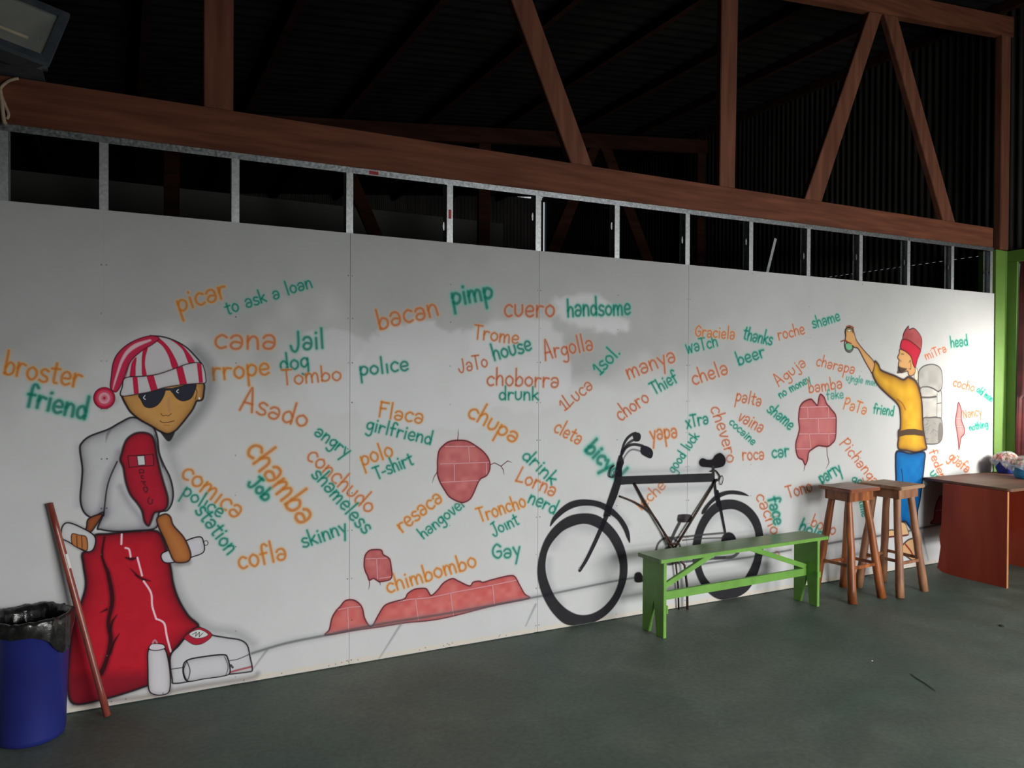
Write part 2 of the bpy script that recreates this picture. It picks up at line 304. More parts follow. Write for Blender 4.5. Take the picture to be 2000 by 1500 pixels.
# ---- words -------------------------------------------------------------------------------------------------
G = {
 'a': (.95, [[(.12, .82), (.3, 1.0), (.62, 1.0), (.8, .75), (.8, .3), (.6, .02), (.25, .02), (.1, .28), (.3, .52), (.6, .5), (.78, .42)]]),
 'q': (.95, [[(.78, .8), (.5, 1), (.15, .8), (.1, .35), (.35, .02), (.65, .1), (.8, .4)], [(.82, .98), (.82, 0)]]),
 'b': (.9, [[(.12, 1.8), (.12, .05)], [(.12, .55), (.45, .95), (.8, .7), (.75, .2), (.4, 0), (.12, .12)]]),
 'c': (.85, [[(.8, .85), (.5, 1.02), (.15, .75), (.12, .3), (.4, 0), (.75, .1)]]),
 'd': (.95, [[(.8, 1.8), (.8, 0)], [(.8, .6), (.5, .95), (.15, .7), (.15, .2), (.45, 0), (.78, .25)]]),
 'e': (.9, [[(.15, .5), (.75, .55), (.72, .9), (.4, 1.02), (.12, .7), (.15, .2), (.45, 0), (.78, .15)]]),
 'f': (.75, [[(.75, 1.6), (.5, 1.8), (.28, 1.5), (.26, 0)], [(.05, .95), (.6, .98)]]),
 'g': (.9, [[(.78, .8), (.5, 1.0), (.15, .75), (.15, .3), (.45, .1), (.78, .4)], [(.8, .95), (.78, -.4), (.5, -.75), (.15, -.6)]]),
 'h': (.9, [[(.12, 1.8), (.12, 0)], [(.12, .6), (.4, .98), (.72, .8), (.78, 0)]]),
 'i': (.4, [[(.2, .95), (.2, 0)], [(.2, 1.4), (.22, 1.43)]]),
 'ı': (.4, [[(.2, .95), (.2, 0)]]),
 'j': (.55, [[(.4, .95), (.4, -.4), (.2, -.7), (-.05, -.5)], [(.42, 1.35), (.43, 1.38)]]),
 'k': (.85, [[(.12, 1.8), (.12, 0)], [(.72, .95), (.15, .45)], [(.3, .55), (.8, 0)]]),
 'l': (.4, [[(.2, 1.8), (.2, 0)]]),
 'm': (1.35, [[(.1, 1), (.1, 0)], [(.1, .6), (.35, .98), (.6, .8), (.65, 0)], [(.65, .6), (.9, .98), (1.15, .8), (1.2, 0)]]),
 'n': (.9, [[(.12, 1), (.12, 0)], [(.12, .6), (.4, .98), (.72, .8), (.78, 0)]]),
 'o': (.95, [[(.48, 1), (.15, .75), (.12, .3), (.45, 0), (.8, .25), (.82, .72), (.48, 1)]]),
 'p': (.9, [[(.12, 1), (.12, -.8)], [(.12, .7), (.42, 1), (.8, .75), (.72, .25), (.4, .05), (.14, .2)]]),
 'r': (.75, [[(.12, 1), (.12, 0)], [(.12, .6), (.35, .95), (.7, .9)]]),
 's': (.8, [[(.72, .9), (.4, 1.02), (.15, .8), (.3, .55), (.65, .4), (.7, .12), (.4, -.02), (.08, .1)]]),
 't': (.75, [[(.38, 1.5), (.36, .15), (.6, 0)], [(.05, 1.05), (.72, 1.1)]]),
 'u': (.9, [[(.1, 1), (.12, .25), (.4, 0), (.75, .3), (.78, 1)]]),
 'v': (.8, [[(.08, 1), (.38, 0), (.75, 1)]]),
 'w': (1.2, [[(.05, 1.3), (.25, 0)], [(.25, 0), (.55, .9)], [(.55, .9), (.78, 0)], [(.78, 0), (1.1, 1.2)]]),
 'x': (.85, [[(.1, 1), (.75, 0)], [(.75, 1), (.1, 0)]]),
 'y': (.85, [[(.08, 1), (.42, .25)], [(.8, 1), (.25, -.8)]]),
 'A': (1.15, [[(.08, -.1), (.45, 1.75), (.6, 1.8), (1.0, 0)], [(.25, .65), (.85, .65)]]),
 'F': (.95, [[(.15, 1.7), (.15, 0)], [(.15, 1.65), (.9, 1.65)], [(.15, .95), (.65, .98)]]),
 'G': (1.15, [[(1.0, 1.3), (.6, 1.6), (.15, 1.1), (.15, .4), (.6, 0), (1.0, .3), (.98, .75), (.6, .75)]]),
 'J': (.95, [[(.75, 1.75), (.72, .5), (.55, -.1), (.25, -.15), (.05, .2)], [(.4, 1.7), (1.0, 1.8)]]),
 'Ĵ': (.95, [[(.75, 1.6), (.7, .4), (.45, -.1), (.15, 0), (.02, .4)]]),
 'L': (.95, [[(.25, 1.8), (.12, .02)], [(.12, .02), (.85, .15)]]),
 'N': (1.1, [[(.1, 0), (.15, 1.5)], [(.15, 1.5), (.85, .1)], [(.85, .1), (.95, 1.5)]]),
 'P': (1.0, [[(.15, 1.7), (.15, -.1)], [(.15, 1.55), (.6, 1.75), (.9, 1.35), (.6, .85), (.2, .8)]]),
 'T': (.95, [[(.45, 1.65), (.45, 0)], [(.0, 1.7), (.95, 1.65)]]),
 'ŧ': (.8, [[(.4, 1.1), (.4, 0)], [(.02, 1.12), (.8, 1.08)]]),
 '1': (.55, [[(.02, 1.0), (.35, 1.4), (.3, 0)], [(.05, .02), (.55, -.02)]]),
 '-': (.6, [[(.08, .6), (.5, .6)]]), '.': (.3, [[(.15, .02), (.17, .05)]]), ' ': (.7, []),
 'ü': (.9, [[(.1, 1), (.12, .25), (.4, 0), (.75, .3), (.78, 1)], [(.25, 1.35), (.27, 1.38)], [(.6, 1.35), (.62, 1.38)]]),
}
ORANGE = dict(core=(176, 96, 52), halo=(210, 158, 98), hop=.50)
YELLOW = dict(core=(182, 106, 42), halo=(208, 162, 84), hop=.62)
TERRA = dict(core=(166, 82, 50), halo=(212, 160, 122), hop=.42)
GREEN = dict(core=(8, 106, 92), halo=(88, 178, 160), hop=.62)
def word(text, st, x0, y0, x1, y1, xh, wt=None, op=1.0, label=None, curve=0.0, lean=0.0):
    tot = sum(G[c][0]+.12 for c in text)-.12; dx, dy = x1-x0, y1-y0; L = math.hypot(dx, dy); ux, uy = dx/L, dy/L; nx, ny = uy, -ux
    k = L/tot; wt = wt or max(xh*.17, 1.7); cur = 0; paths = []
    for ch in text:
        jy = (random.random()-.5)*.10; js = 1+(random.random()-.5)*.12
        for st_ in G[ch][1]:
            P = []
            for a, b in st_:
                t = (cur+a)/tot; off = curve*4*t*(1-t)*L; v = (b*js+jy)*xh; hx = (cur+a)*k+lean*v
                P.append((x0+ux*hx+nx*(v+off), y0+uy*hx+ny*(v+off)))
            paths.append(P)
        cur += G[ch][0]+.12
    wt *= 1.25 if st is GREEN else 1.12
    for P in paths: stroke(P, wt*1.9, st['halo'], min(st['hop']*1.05, .8)*op, wt*1.5)
    ribs = []
    for P in paths:
        stroke(P, wt, st['core'], .82*op, max(wt*.75, 1.2)); ribs.append((smooth(P) if len(P) > 2 else np.array(P, float), wt*1.25))
    elem('painted_word', label or ('%s spray-painted word reading %s' % ('green' if st is GREEN else 'orange', text.replace('ı', 'i').replace('Ĵ', 'J').replace('ŧ', 't').strip('. '))), ribs=ribs)
W_ = [
 ('picar', YELLOW, 350, 610, 446, 578, 23), ('to ask a loan', GREEN, 443, 614, 611, 560, 15), ('cana', ORANGE, 418, 680, 540, 682, 25), ('Ĵail', GREEN, 568, 684, 634, 680, 22),
 ('rrope', YELLOW, 415, 742, 528, 732, 22), ('dog', GREEN, 547, 724, 604, 718, 18), ('Tombo', ORANGE, 552, 752, 668, 742, 17), ('polıce', GREEN, 703, 733, 799, 722, 17),
 ('Asado', ORANGE, 467, 798, 598, 836, 22), ('angry', GREEN, 613, 847, 676, 893, 15), ('Flaca', YELLOW, 738, 814, 826, 828, 17), ('girlfriend', GREEN, 714, 838, 842, 868, 15),
 ('bacan', ORANGE, 741, 644, 858, 614, 23), ('pimp', GREEN, 884, 596, 964, 582, 22, 4.6), ('cuero', TERRA, 984, 618, 1084, 618, 21), ('handsome', GREEN, 1108, 618, 1232, 613, 19),
 ('Trome', ORANGE, 925, 662, 1013, 671, 16), ('house', GREEN, 965, 704, 1040, 683, 17), ('ĴaTo', TERRA, 897, 727, 954, 716, 15), ('Argolla', TERRA, 1064, 702, 1160, 682, 18),
 ('choborra', TERRA, 950, 752, 1092, 756, 18), ('drunk', GREEN, 974, 780, 1052, 781, 14), ('1Luca', TERRA, 1103, 802, 1160, 756, 15), ('1sol.', GREEN, 1172, 732, 1212, 690, 16),
 ('manya', TERRA, 1228, 741, 1322, 704, 18), ('choro', TERRA, 1212, 823, 1270, 782, 16), ('Thief', GREEN, 1278, 770, 1326, 744, 14), ('waTch', GREEN, 1342, 690, 1403, 676, 13),
 ('Graciela', ORANGE, 1357, 656, 1435, 662, 13), ('thanks', GREEN, 1450, 661, 1507, 674, 14), ('roche', TERRA, 1521, 664, 1573, 651, 13), ('shame', GREEN, 1588, 641, 1642, 625, 12),
 ('chela', TERRA, 1354, 752, 1424, 728, 17), ('beer', GREEN, 1443, 714, 1496, 695, 15), ('Aguja', TERRA, 1520, 755, 1576, 712, 12), ('no money', GREEN, 1524, 778, 1584, 744, 9),
 ('charapa', TERRA, 1593, 713, 1668, 731, 12), ('bamba', TERRA, 1580, 767, 1646, 757, 13), ('ujngle man', GREEN, 1652, 742, 1712, 754, 7, 1.6, .7), ('fake', GREEN, 1615, 780, 1648, 777, 10, None, .75),
 ('PaTa', ORANGE, 1646, 797, 1691, 810, 12), ('friend', GREEN, 1705, 806, 1745, 812, 11), ('palta', TERRA, 1436, 783, 1486, 793, 14), ('vaina', TERRA, 1440, 820, 1486, 846, 14),
 ('cocaine', GREEN, 1423, 826, 1470, 870, 9), ('shame', GREEN, 1497, 802, 1543, 840, 13, None, 1, 'green word shame left of the tall brick patch'), ('chevero', TERRA, 1386, 797, 1420, 906, 14, None, 1, None, .03),
 ('roca', TERRA, 1450, 899, 1493, 896, 14), ('car', GREEN, 1508, 894, 1542, 890, 14), ('xTra', GREEN, 1341, 836, 1385, 827, 14), ('Yapa'.replace('Y', 'y'), ORANGE, 1271, 861, 1324, 853, 18),
 ('good luck', GREEN, 1316, 925, 1366, 852, 11), ('cleta', ORANGE, 1080, 842, 1131, 869, 16), ('bicycl', GREEN, 1142, 879, 1206, 940, 17, 5), ('chupa', YELLOW, 911, 812, 1006, 866, 20),
 ('drink', GREEN, 1018, 892, 1078, 948, 15), ('Lorna', ORANGE, 1006, 938, 1082, 970, 17), ('nerd', GREEN, 1030, 980, 1083, 1004, 15), ('Troncho', YELLOW, 938, 1020, 1029, 988, 16),
 ('Joınt', GREEN, 964, 1047, 1015, 1022, 13), ('Gay', GREEN, 962, 1091, 1017, 1086, 17), ('chimbombo', YELLOW, 757, 1158, 933, 1106, 18), ('resaca', YELLOW, 785, 1040, 866, 976, 18),
 ('hangover', GREEN, 827, 1053, 913, 984, 13), ('polo', YELLOW, 708, 910, 770, 889, 18), ('T-shirt', GREEN, 736, 936, 809, 906, 15), ('sKinny'.replace('K', 'k'), GREEN, 592, 1070, 680, 1040, 17),
 ('conchudo', ORANGE, 597, 893, 720, 1004, 19), ('shameless', GREEN, 608, 927, 712, 1044, 17), ('chamba', YELLOW, 478, 880, 588, 1028, 29), ('Job', GREEN, 484, 944, 518, 980, 14, 4.4),
 ('comıca', YELLOW, 352, 928, 462, 1014, 22), ('polıce', GREEN, 354, 966, 430, 1012, 16, None, 1, 'green word police under the orange word comica'), ('station', GREEN, 380, 998, 446, 1084, 18),
 ('cofla', YELLOW, 467, 1112, 562, 1092, 22), ('broster', YELLOW, 6, 730, 157, 758, 25), ('friend', GREEN, 50, 792, 168, 818, 24, 5, 1, 'large green word friend below broster'), ('leche', ORANGE, 1252, 998, 1302, 950, 13),
 ('Cacho'.replace('C', 'c'), TERRA, 1476, 968, 1508, 1046, 14), ('o', TERRA, 1512, 1076, 1512, 1088, 10, None, 1, 'small orange letter o seen under the bench'), ('face', GREEN, 1500, 974, 1513, 1026, 13, 3.4), ('Tono', TERRA, 1540, 973, 1588, 958, 14),
 ('parŧy', GREEN, 1605, 944, 1645, 922, 14), ('Pichanga', TERRA, 1640, 866, 1706, 950, 12), ('good', GREEN, 1662, 940, 1706, 956, 9), ('bobo', TERRA, 1582, 1027, 1630, 1045, 14, 2.2),
 ('hole', GREEN, 1560, 1034, 1604, 1052, 12, 3), ('time', GREEN, 1678, 978, 1684, 1010, 9), ('miTra', TERRA, 1809, 703, 1850, 686, 10), ('head', GREEN, 1857, 678, 1891, 674, 12),
 ('cocho', TERRA, 1860, 753, 1902, 765, 10, 2.2), ('old man', GREEN, 1906, 764, 1936, 785, 7, 2), ('Nancy', TERRA, 1882, 817, 1918, 811, 10, 2.2), ('nothing', GREEN, 1894, 841, 1930, 833, 7, 2),
 ('güafa', TERRA, 1851, 896, 1888, 924, 11, 2.4), ('feder', TERRA, 1814, 882, 1836, 936, 9, 2), ('us', GREEN, 1815, 925, 1828, 940, 9, 2)]
for a in W_: word(*a)

# ---- painted brick patches ----------------------------------------------------------------------------------
BR, BRD, MORT, OUT = (176, 88, 88), (150, 62, 66), (206, 150, 154), (84, 34, 40)
def bricks(outline, mortar, cracks=(), label='', f=BR, lw=2.6, mw=1.8, name='painted_brick_patch'):
    stroke(smooth(outline, True), 7, (206, 150, 150), .35, 7, False, True)
    fill(outline, f, .97, 1.5, shade=(BRD, 7, .75), mot=((204, 128, 122), .55))
    for m in mortar: stroke(m, mw*1.9, (140, 66, 74), .45, 2.5, False); stroke(m, mw, MORT, .85, 1.4, False)
    stroke(smooth(outline, True), lw, OUT, .95, 1.4, False, True)
    for c in cracks: stroke(c, [1.8]*(len(c)-1)+[.7], OUT, .9, 1.0, False)
    elem(name, label, [outline])
C7 = lambda p: cr(600, 1040, 4.167, p)
C6 = lambda p: cr(700, 780, 3.948, p)
C8 = lambda p: cr(1360, 740, 4.167, p)
CT = lambda p: cr(1560, 820, 3.948, p)
bricks(C7([(485, 165), (520, 142), (600, 142), (620, 180), (670, 215), (685, 290), (690, 350), (670, 385), (600, 400), (575, 395), (540, 375), (505, 388), (490, 350), (475, 320), (463, 270), (468, 200)]),
       [C7([(478, 215), (650, 208)]), C7([(565, 215), (572, 375)]), C7([(590, 374), (680, 360)])], [C7([(505, 385), (508, 420), (500, 465)]), C7([(575, 395), (592, 408), (597, 432)])], 'small painted brick patch above the word chimbombo', (168, 76, 80))
bricks(C7([(155, 835), (180, 790), (200, 700), (230, 645), (270, 600), (310, 555), (370, 548), (420, 575), (450, 620), (465, 690), (490, 740), (515, 765), (540, 745), (580, 670), (630, 595), (700, 565), (790, 540), (820, 495), (880, 460), (960, 455), (985, 480), (1010, 512), (1060, 470), (1110, 410), (1180, 375), (1230, 395), (1320, 435), (1350, 405), (1400, 395), (1430, 405), (1500, 385), (1640, 352), (1690, 360), (1730, 430), (1770, 500), (1810, 533), (1700, 560), (1500, 600), (1180, 682), (1000, 716), (800, 735), (600, 767), (400, 795)]),
       [C7([(235, 632), (345, 608), (440, 602)]), C7([(330, 612), (337, 795)]), C7([(740, 562), (830, 545), (1000, 530), (1180, 490), (1500, 430), (1700, 388)]), C7([(882, 548), (905, 712)]), C7([(1168, 495), (1190, 675)]), C7([(1510, 432), (1525, 598)])],
       (), 'long painted strip of bricks along the painted ground line', (188, 80, 76))
bricks(C6([(610, 470), (620, 400), (650, 360), (700, 325), (770, 315), (840, 322), (900, 355), (960, 400), (1000, 450), (1015, 500), (1010, 550), (985, 590), (940, 615), (915, 660), (890, 720), (860, 770), (810, 795), (760, 785), (700, 750), (665, 700), (630, 640), (610, 580), (610, 520)]),
       [C6([(670, 364), (900, 362)]), C6([(632, 498), (1005, 485)]), C6([(850, 365), (858, 482)]), C6([(740, 500), (742, 628)]), C6([(640, 640), (935, 624)]), C6([(985, 490), (990, 585)])],
       [C6([(765, 318), (769, 270), (770, 228)]), C6([(1015, 505), (1050, 490), (1100, 515), (1150, 475), (1185, 487)]), C6([(1100, 515), (1118, 545), (1122, 582)]), C6([(608, 560), (585, 595), (568, 645)])],
       'round painted brick patch with cracks in the middle of the wall', (168, 82, 84))
bricks(C8([(832, 330), (840, 240), (870, 190), (930, 165), (960, 190), (985, 215), (995, 165), (1010, 125), (1040, 150), (1060, 200), (1100, 250), (1135, 300), (1138, 400), (1130, 490), (1100, 530), (1070, 550), (1030, 548), (990, 545), (940, 575), (915, 600), (905, 660), (885, 700), (865, 660), (830, 640), (812, 590), (810, 520), (830, 450), (838, 400)]),
       [C8([(850, 232), (1085, 225)]), C8([(832, 325), (1136, 318)]), C8([(832, 448), (1134, 445)]), C8([(815, 570), (930, 570)]), C8([(905, 236), (910, 322)]), C8([(1075, 225), (1078, 318)]), C8([(992, 325), (998, 446)]), C8([(920, 450), (932, 566)]), C8([(1078, 448), (1080, 535)])],
       [C8([(1062, 550), (1065, 620), (1080, 680), (1055, 732)]), C8([(885, 700), (880, 725), (874, 752)])], 'tall painted brick patch left of the painted hiker', (176, 98, 100))
bricks([(1872, 786), (1878, 802), (1878, 820), (1884, 838), (1883, 848), (1877, 856), (1873, 878), (1871, 858), (1868, 838), (1866, 822), (1869, 802)], [[(1868, 817), (1878, 817)], [(1869, 833), (1881, 833)]], (), 'narrow painted brick sliver right of the painted hiker', (214, 140, 138), 2.0, 1.2)
bricks(CT([(1018, 798), (1040, 770), (1048, 720), (1058, 660), (1080, 605), (1095, 588), (1115, 600), (1150, 640), (1160, 790), (1100, 800)]), [CT([(1045, 700), (1160, 690)])], (), 'painted brick patch beside the brown table', (160, 80, 78))
stroke([(1838, 1022), (1880, 1018)], 2, OUT, .8)

# ---- painted ground line with pavement joints ---------------------------------------------------------------
def ground(pts, wd, op): stroke(pts, wd*2.6, (120, 122, 126), op*.5, wd*3); stroke(pts, wd, (70, 72, 76), op, wd*.9)
ground([(492, 1276), (560, 1256), (640, 1240), (690, 1229), (760, 1216), (880, 1197), (1036, 1168), (1062, 1163), (1130, 1149), (1205, 1134), (1250, 1127)], 4.2, .72)
ground([(1345, 1106), (1395, 1098), (1470, 1087), (1545, 1074)], 3.4, .75)
ground([(1606, 1064), (1650, 1056), (1700, 1049), (1770, 1038), (1796, 1032), (1838, 1024)], 3.2, .85)
for a, b in (((783, 1219), (740, 1287)), ((1046, 1181), (1027, 1222)), ((521, 1270), (490, 1312)), ((1798, 1032), (1813, 1094)), ((1655, 1058), (1662, 1110))):
    stroke([a, b], [5, 2.4], (104, 106, 110), .55, 4, False)
elem('painted_ground_line', 'grey painted pavement line across the wall', ribs=[(np.array([(492, 1276), (640, 1240), (880, 1197), (1036, 1168), (1205, 1134), (1250, 1127)], float), 5), (np.array([(1345, 1106), (1545, 1074)], float), 4), (np.array([(1606, 1064), (1770, 1038), (1838, 1024)], float), 4)])

# ---- painted man with striped cap ---------------------------------------------------------------------------
A1 = lambda p: cr(0, 620, 3.41, p)
A2 = lambda p: cr(0, 1000, 3.261, p)
BLK = (28, 24, 30)
# airbrushed cast shade around the figure (part of the painting)
stroke(A1([(1300, 225), (1385, 330), (1392, 480), (1340, 610), (1240, 730), (1150, 820)]), 26, (70, 72, 78), .55, 30)
stroke(A1([(1120, 860), (1170, 1010), (1210, 1150), (1200, 1260)]), 16, (104, 106, 112), .35, 26)
stroke(A2([(1090, 350), (1130, 500), (1220, 650), (1330, 740), (1500, 770), (1610, 840)]), 18, (96, 98, 104), .42, 26)
stroke(A1([(690, 600), (760, 560)]), 14, (110, 110, 116), .4, 16)
stroke(A1([(525, 860), (535, 1100), (520, 1250)]), 12, (116, 118, 124), .3, 18)
stroke(A2([(470, 1225), (900, 1180), (1200, 1120), (1580, 1060), (1640, 1030)]), 10, (84, 78, 92), .55, 14)
PANTS = A2([(600, 150), (690, 138), (780, 128), (880, 120), (1000, 122), (1050, 200), (1085, 340), (1105, 460), (1140, 560), (1200, 660), (1265, 725), (1200, 775), (1140, 845), (1085, 915), (1082, 1010), (1000, 1080), (900, 1120), (780, 1160), (650, 1195), (470, 1222), (430, 1100), (445, 850), (470, 690), (520, 565), (545, 460), (530, 340), (525, 262), (590, 235)])
fill(PANTS, (172, 26, 42), 1, 1.5, shade=((66, 14, 26), 13, .92), mot=((188, 34, 48), .5))
fill(A2([(440, 1040), (640, 1030), (900, 1020), (1010, 1060), (900, 1120), (780, 1160), (650, 1195), (470, 1222)]), (88, 20, 34), .55, 26)
for pts, wd in (([(665, 160), (650, 270), (668, 340), (690, 400), (715, 560), (690, 700), (705, 800), (690, 900), (665, 980), (640, 1030)], [3, 4, 5, 7, 8, 7, 8, 8, 9, 10]), ([(745, 655), (715, 700), (700, 760)], [1, 4, 5]), ([(760, 775), (725, 830), (700, 900)], [1, 4, 5]),
                ([(640, 640), (680, 620)], [1, 4]), ([(800, 290), (840, 300), (870, 290)], [2, 5, 2]), ([(860, 400), (905, 425), (960, 440)], [1, 4, 1]), ([(830, 360), (880, 410)], [1, 3])):
    stroke(A2(pts), [a*1.9 for a in wd], (60, 14, 24), .5, 6); stroke(A2(pts), wd, (34, 14, 20), .9, 2.5)
for pts in ([(775, 140), (773, 205)], [(798, 228), (822, 238), (832, 285)], [(875, 290), (905, 405)], [(915, 440), (962, 515), (970, 600), (995, 680)], [(995, 680), (1045, 708), (1062, 790), (1088, 890)]):
    stroke(A2(pts), 3.6, (226, 190, 200), .95, 1.2)
stroke(smooth(PANTS, True), 7, BLK, .45, 6, False, True); stroke(smooth(PANTS, True), 3.8, BLK, .92, 2.4, False, True)
SHOE = A2([(1085, 920), (1140, 850), (1190, 790), (1260, 732), (1340, 780), (1440, 800), (1530, 815), (1575, 850), (1592, 920), (1607, 1000), (1585, 1018), (1450, 1035), (1300, 1060), (1120, 1092), (1095, 1060)])
fill(SHOE, (188, 188, 192), 1, 1.2, shade=((128, 126, 134), 4, .6)); stroke(A2([(1465, 1022), (1500, 1010), (1600, 985)]), 4, (150, 50, 56), .9, 3)
stroke(A2([(1090, 1000), (1200, 985), (1330, 965), (1470, 945), (1520, 935), (1590, 905)]), 2, BLK, .85)
stroke(smooth(SHOE, True), 3, BLK, .95, 1.6, False, True)
TONG = A2([(1175, 795), (1265, 735), (1350, 780), (1300, 832), (1240, 845), (1190, 818)]); fill(TONG, (158, 32, 50), 1, 1.2, line=((60, 20, 28), 1.6, .8))
fill(A2([(1205, 775), (1268, 748), (1325, 778), (1290, 800), (1240, 802)]), (196, 196, 196), 1, 1.2, line=(BLK, 1.2, .8))
stroke(A2([(1225, 780), (1250, 765), (1245, 792), (1270, 765), (1268, 795), (1292, 770)]), 1.4, BLK, .9, 1, False)
# cans on the painted ground
CAN1 = A2([(945, 878), (1000, 866), (1050, 872), (1075, 960), (1085, 1060), (1078, 1140), (1040, 1163), (985, 1162), (948, 1130), (942, 1000)])
stroke(smooth(CAN1, True), 9, (60, 20, 28), .4, 10, False, True)
fill(CAN1, (196, 194, 198), 1, 1.2, shade=((120, 112, 118), 5, .7), line=(BLK, 2.4)); fill(A2([(950, 872), (968, 840), (1035, 842), (1050, 866), (1000, 880)]), (196, 190, 196), 1, 1, line=(BLK, 1.8)); stroke(A2([(972, 835), (985, 815), (1000, 832)]), 3, (170, 130, 140), .9)
CAN2 = A2([(1168, 975), (1200, 940), (1300, 920), (1420, 908), (1450, 930), (1465, 1020), (1420, 1045), (1300, 1062), (1200, 1078), (1170, 1040)])
fill(CAN2, (190, 190, 194), 1, 1.2, shade=((116, 116, 124), 5, .7), line=(BLK, 2.6)); stroke(A2([(1190, 950), (1168, 1010), (1192, 1070), (1210, 1010), (1190, 950)]), 2, BLK, .9); stroke(A2([(1430, 920), (1452, 980), (1440, 1035)]), 1.6, BLK, .8); stroke(A2([(1470, 975), (1482, 990)]), 4, BLK, .9)
# shirt and hooded vest
VEST = A1([(880, 665), (960, 690), (1020, 730), (1048, 800), (1060, 900), (1090, 980), (1130, 1060), (1152, 1150), (1148, 1225), (1115, 1285), (1060, 1300), (1040, 1400), (900, 1420), (760, 1425), (670, 1412), (650, 1400), (690, 1300), (640, 1322), (600, 1330), (555, 1290), (535, 1210), (545, 1080), (548, 1000), (532, 880), (545, 835), (600, 790), (720, 745), (800, 700)])
fill(VEST, (182, 183, 186), 1, 1.4, shade=((78, 74, 86), 9, .85), mot=((190, 190, 192), .6))
stroke(A1([(800, 900), (780, 960), (735, 1040), (710, 1130), (700, 1230), (690, 1310)]), 16, (100, 96, 110), .55, 18)
stroke(A1([(860, 680), (760, 730), (720, 770), (705, 830)]), [1, 2, 5, 1], (90, 86, 92), .6, 4)
stroke(A1([(800, 1130), (860, 1240), (930, 1330), (960, 1400)]), 10, (110, 100, 120), .45, 14)
stroke(A1([(780, 960), (735, 1060), (712, 1140), (700, 1230), (690, 1320)]), 3, BLK, .9, 1.6); stroke(smooth(VEST, True), 3.6, BLK, .95, 1.8, False, True)
stroke(A1([(1030, 780), (1055, 900), (1085, 1000)]), 2, BLK, .7)
SLEEVE = A1([(812, 900), (825, 850), (850, 805), (900, 772), (960, 766), (1008, 785), (1030, 830), (1045, 920), (1065, 1010), (1090, 1100), (1118, 1200), (1112, 1262), (1080, 1290), (1030, 1302), (1010, 1350), (990, 1388), (962, 1360), (945, 1290), (915, 1240), (868, 1180), (838, 1100), (820, 1000), (800, 950)])
fill(SLEEVE, (164, 30, 48), 1, 1.4, shade=((70, 20, 30), 7, .85), mot=((176, 34, 52), .5)); stroke(smooth(SLEEVE, True), 4.4, (34, 22, 28), .9, 3, False, True)
fill(A1([(852, 922), (1020, 912), (1024, 985), (860, 998)]), (160, 36, 56), 1, 1, False, line=((70, 26, 36), 2.2, .9)); fill(A1([(912, 922), (962, 920), (968, 982), (920, 985)]), (196, 198, 198), 1, 1.2, False, line=(BLK, 1.6, .9))
S4 = lambda p: cr(220, 860, 10.716, p)
for P in ([(570, 690), (560, 620), (610, 610), (650, 640), (640, 680), (590, 680)], [(640, 750), (600, 740), (605, 790), (650, 800)], [(600, 860), (680, 870), (640, 900), (690, 940)], [(650, 1040), (650, 990), (710, 980), (730, 1040), (700, 1090), (670, 1060)], [(770, 1190), (740, 1260), (760, 1320), (820, 1320), (830, 1240)]):
    stroke(S4(P), 2.6, (58, 28, 34), .85, 2)
# right forearm holding a can
stroke(A2([(1020, 90), (1080, 250), (1120, 325), (1200, 320)]), 12, (60, 30, 34), .5, 10)
CANR = A2([(1028, 268), (1100, 232), (1190, 180), (1272, 158), (1296, 190), (1296, 255), (1220, 288), (1150, 312), (1050, 322)])
fill(CANR, (192, 190, 196), 1, 1.2, shade=((130, 122, 134), 3, .6), line=(BLK, 2.4)); stroke([(402.3+4.2*math.cos(a), 1060.5+4.6*math.sin(a)) for a in np.linspace(0, 6.0, 9)], 1.6, BLK, .9, 1, closed=True)
ARM = A2([(1000, 40), (1050, 12), (1085, 30), (1105, 85), (1170, 160), (1208, 240), (1214, 290), (1190, 318), (1128, 322), (1100, 300), (1078, 250), (1045, 170), (1010, 95)])
fill(ARM, (172, 108, 58), 1, 1.2, shade=((92, 48, 32), 5, .85)); stroke(smooth(ARM, True), 3, (44, 26, 26), .92, 1.8, False, True)
# left forearm and hand with can
ARML = A1([(575, 1400), (590, 1340), (680, 1310), (640, 1385), (600, 1432), (555, 1425)]); fill(ARML, (150, 84, 50), 1, 1.2, shade=((70, 34, 28), 6, .8), line=((34, 22, 26), 3, .9))
CANL = A2([(390, 130), (400, 88), (432, 68), (500, 90), (600, 150), (602, 220), (572, 252), (520, 240), (440, 192), (395, 168)])
stroke(smooth(CANL, True), 8, (60, 40, 50), .35, 8, False, True); fill(CANL, (192, 192, 194), 1, 1.2, shade=((126, 122, 130), 3, .6), line=(BLK, 2.4))
HND = A2([(458, 140), (500, 145), (550, 160), (556, 240), (520, 235), (462, 205)]); fill(HND, (170, 108, 62), 1, 1, line=((60, 34, 28), 2, .9))
for x in (488, 520): stroke(A2([(x, 150), (x+4, 228)]), 1.6, (60, 34, 28), .9, 1)
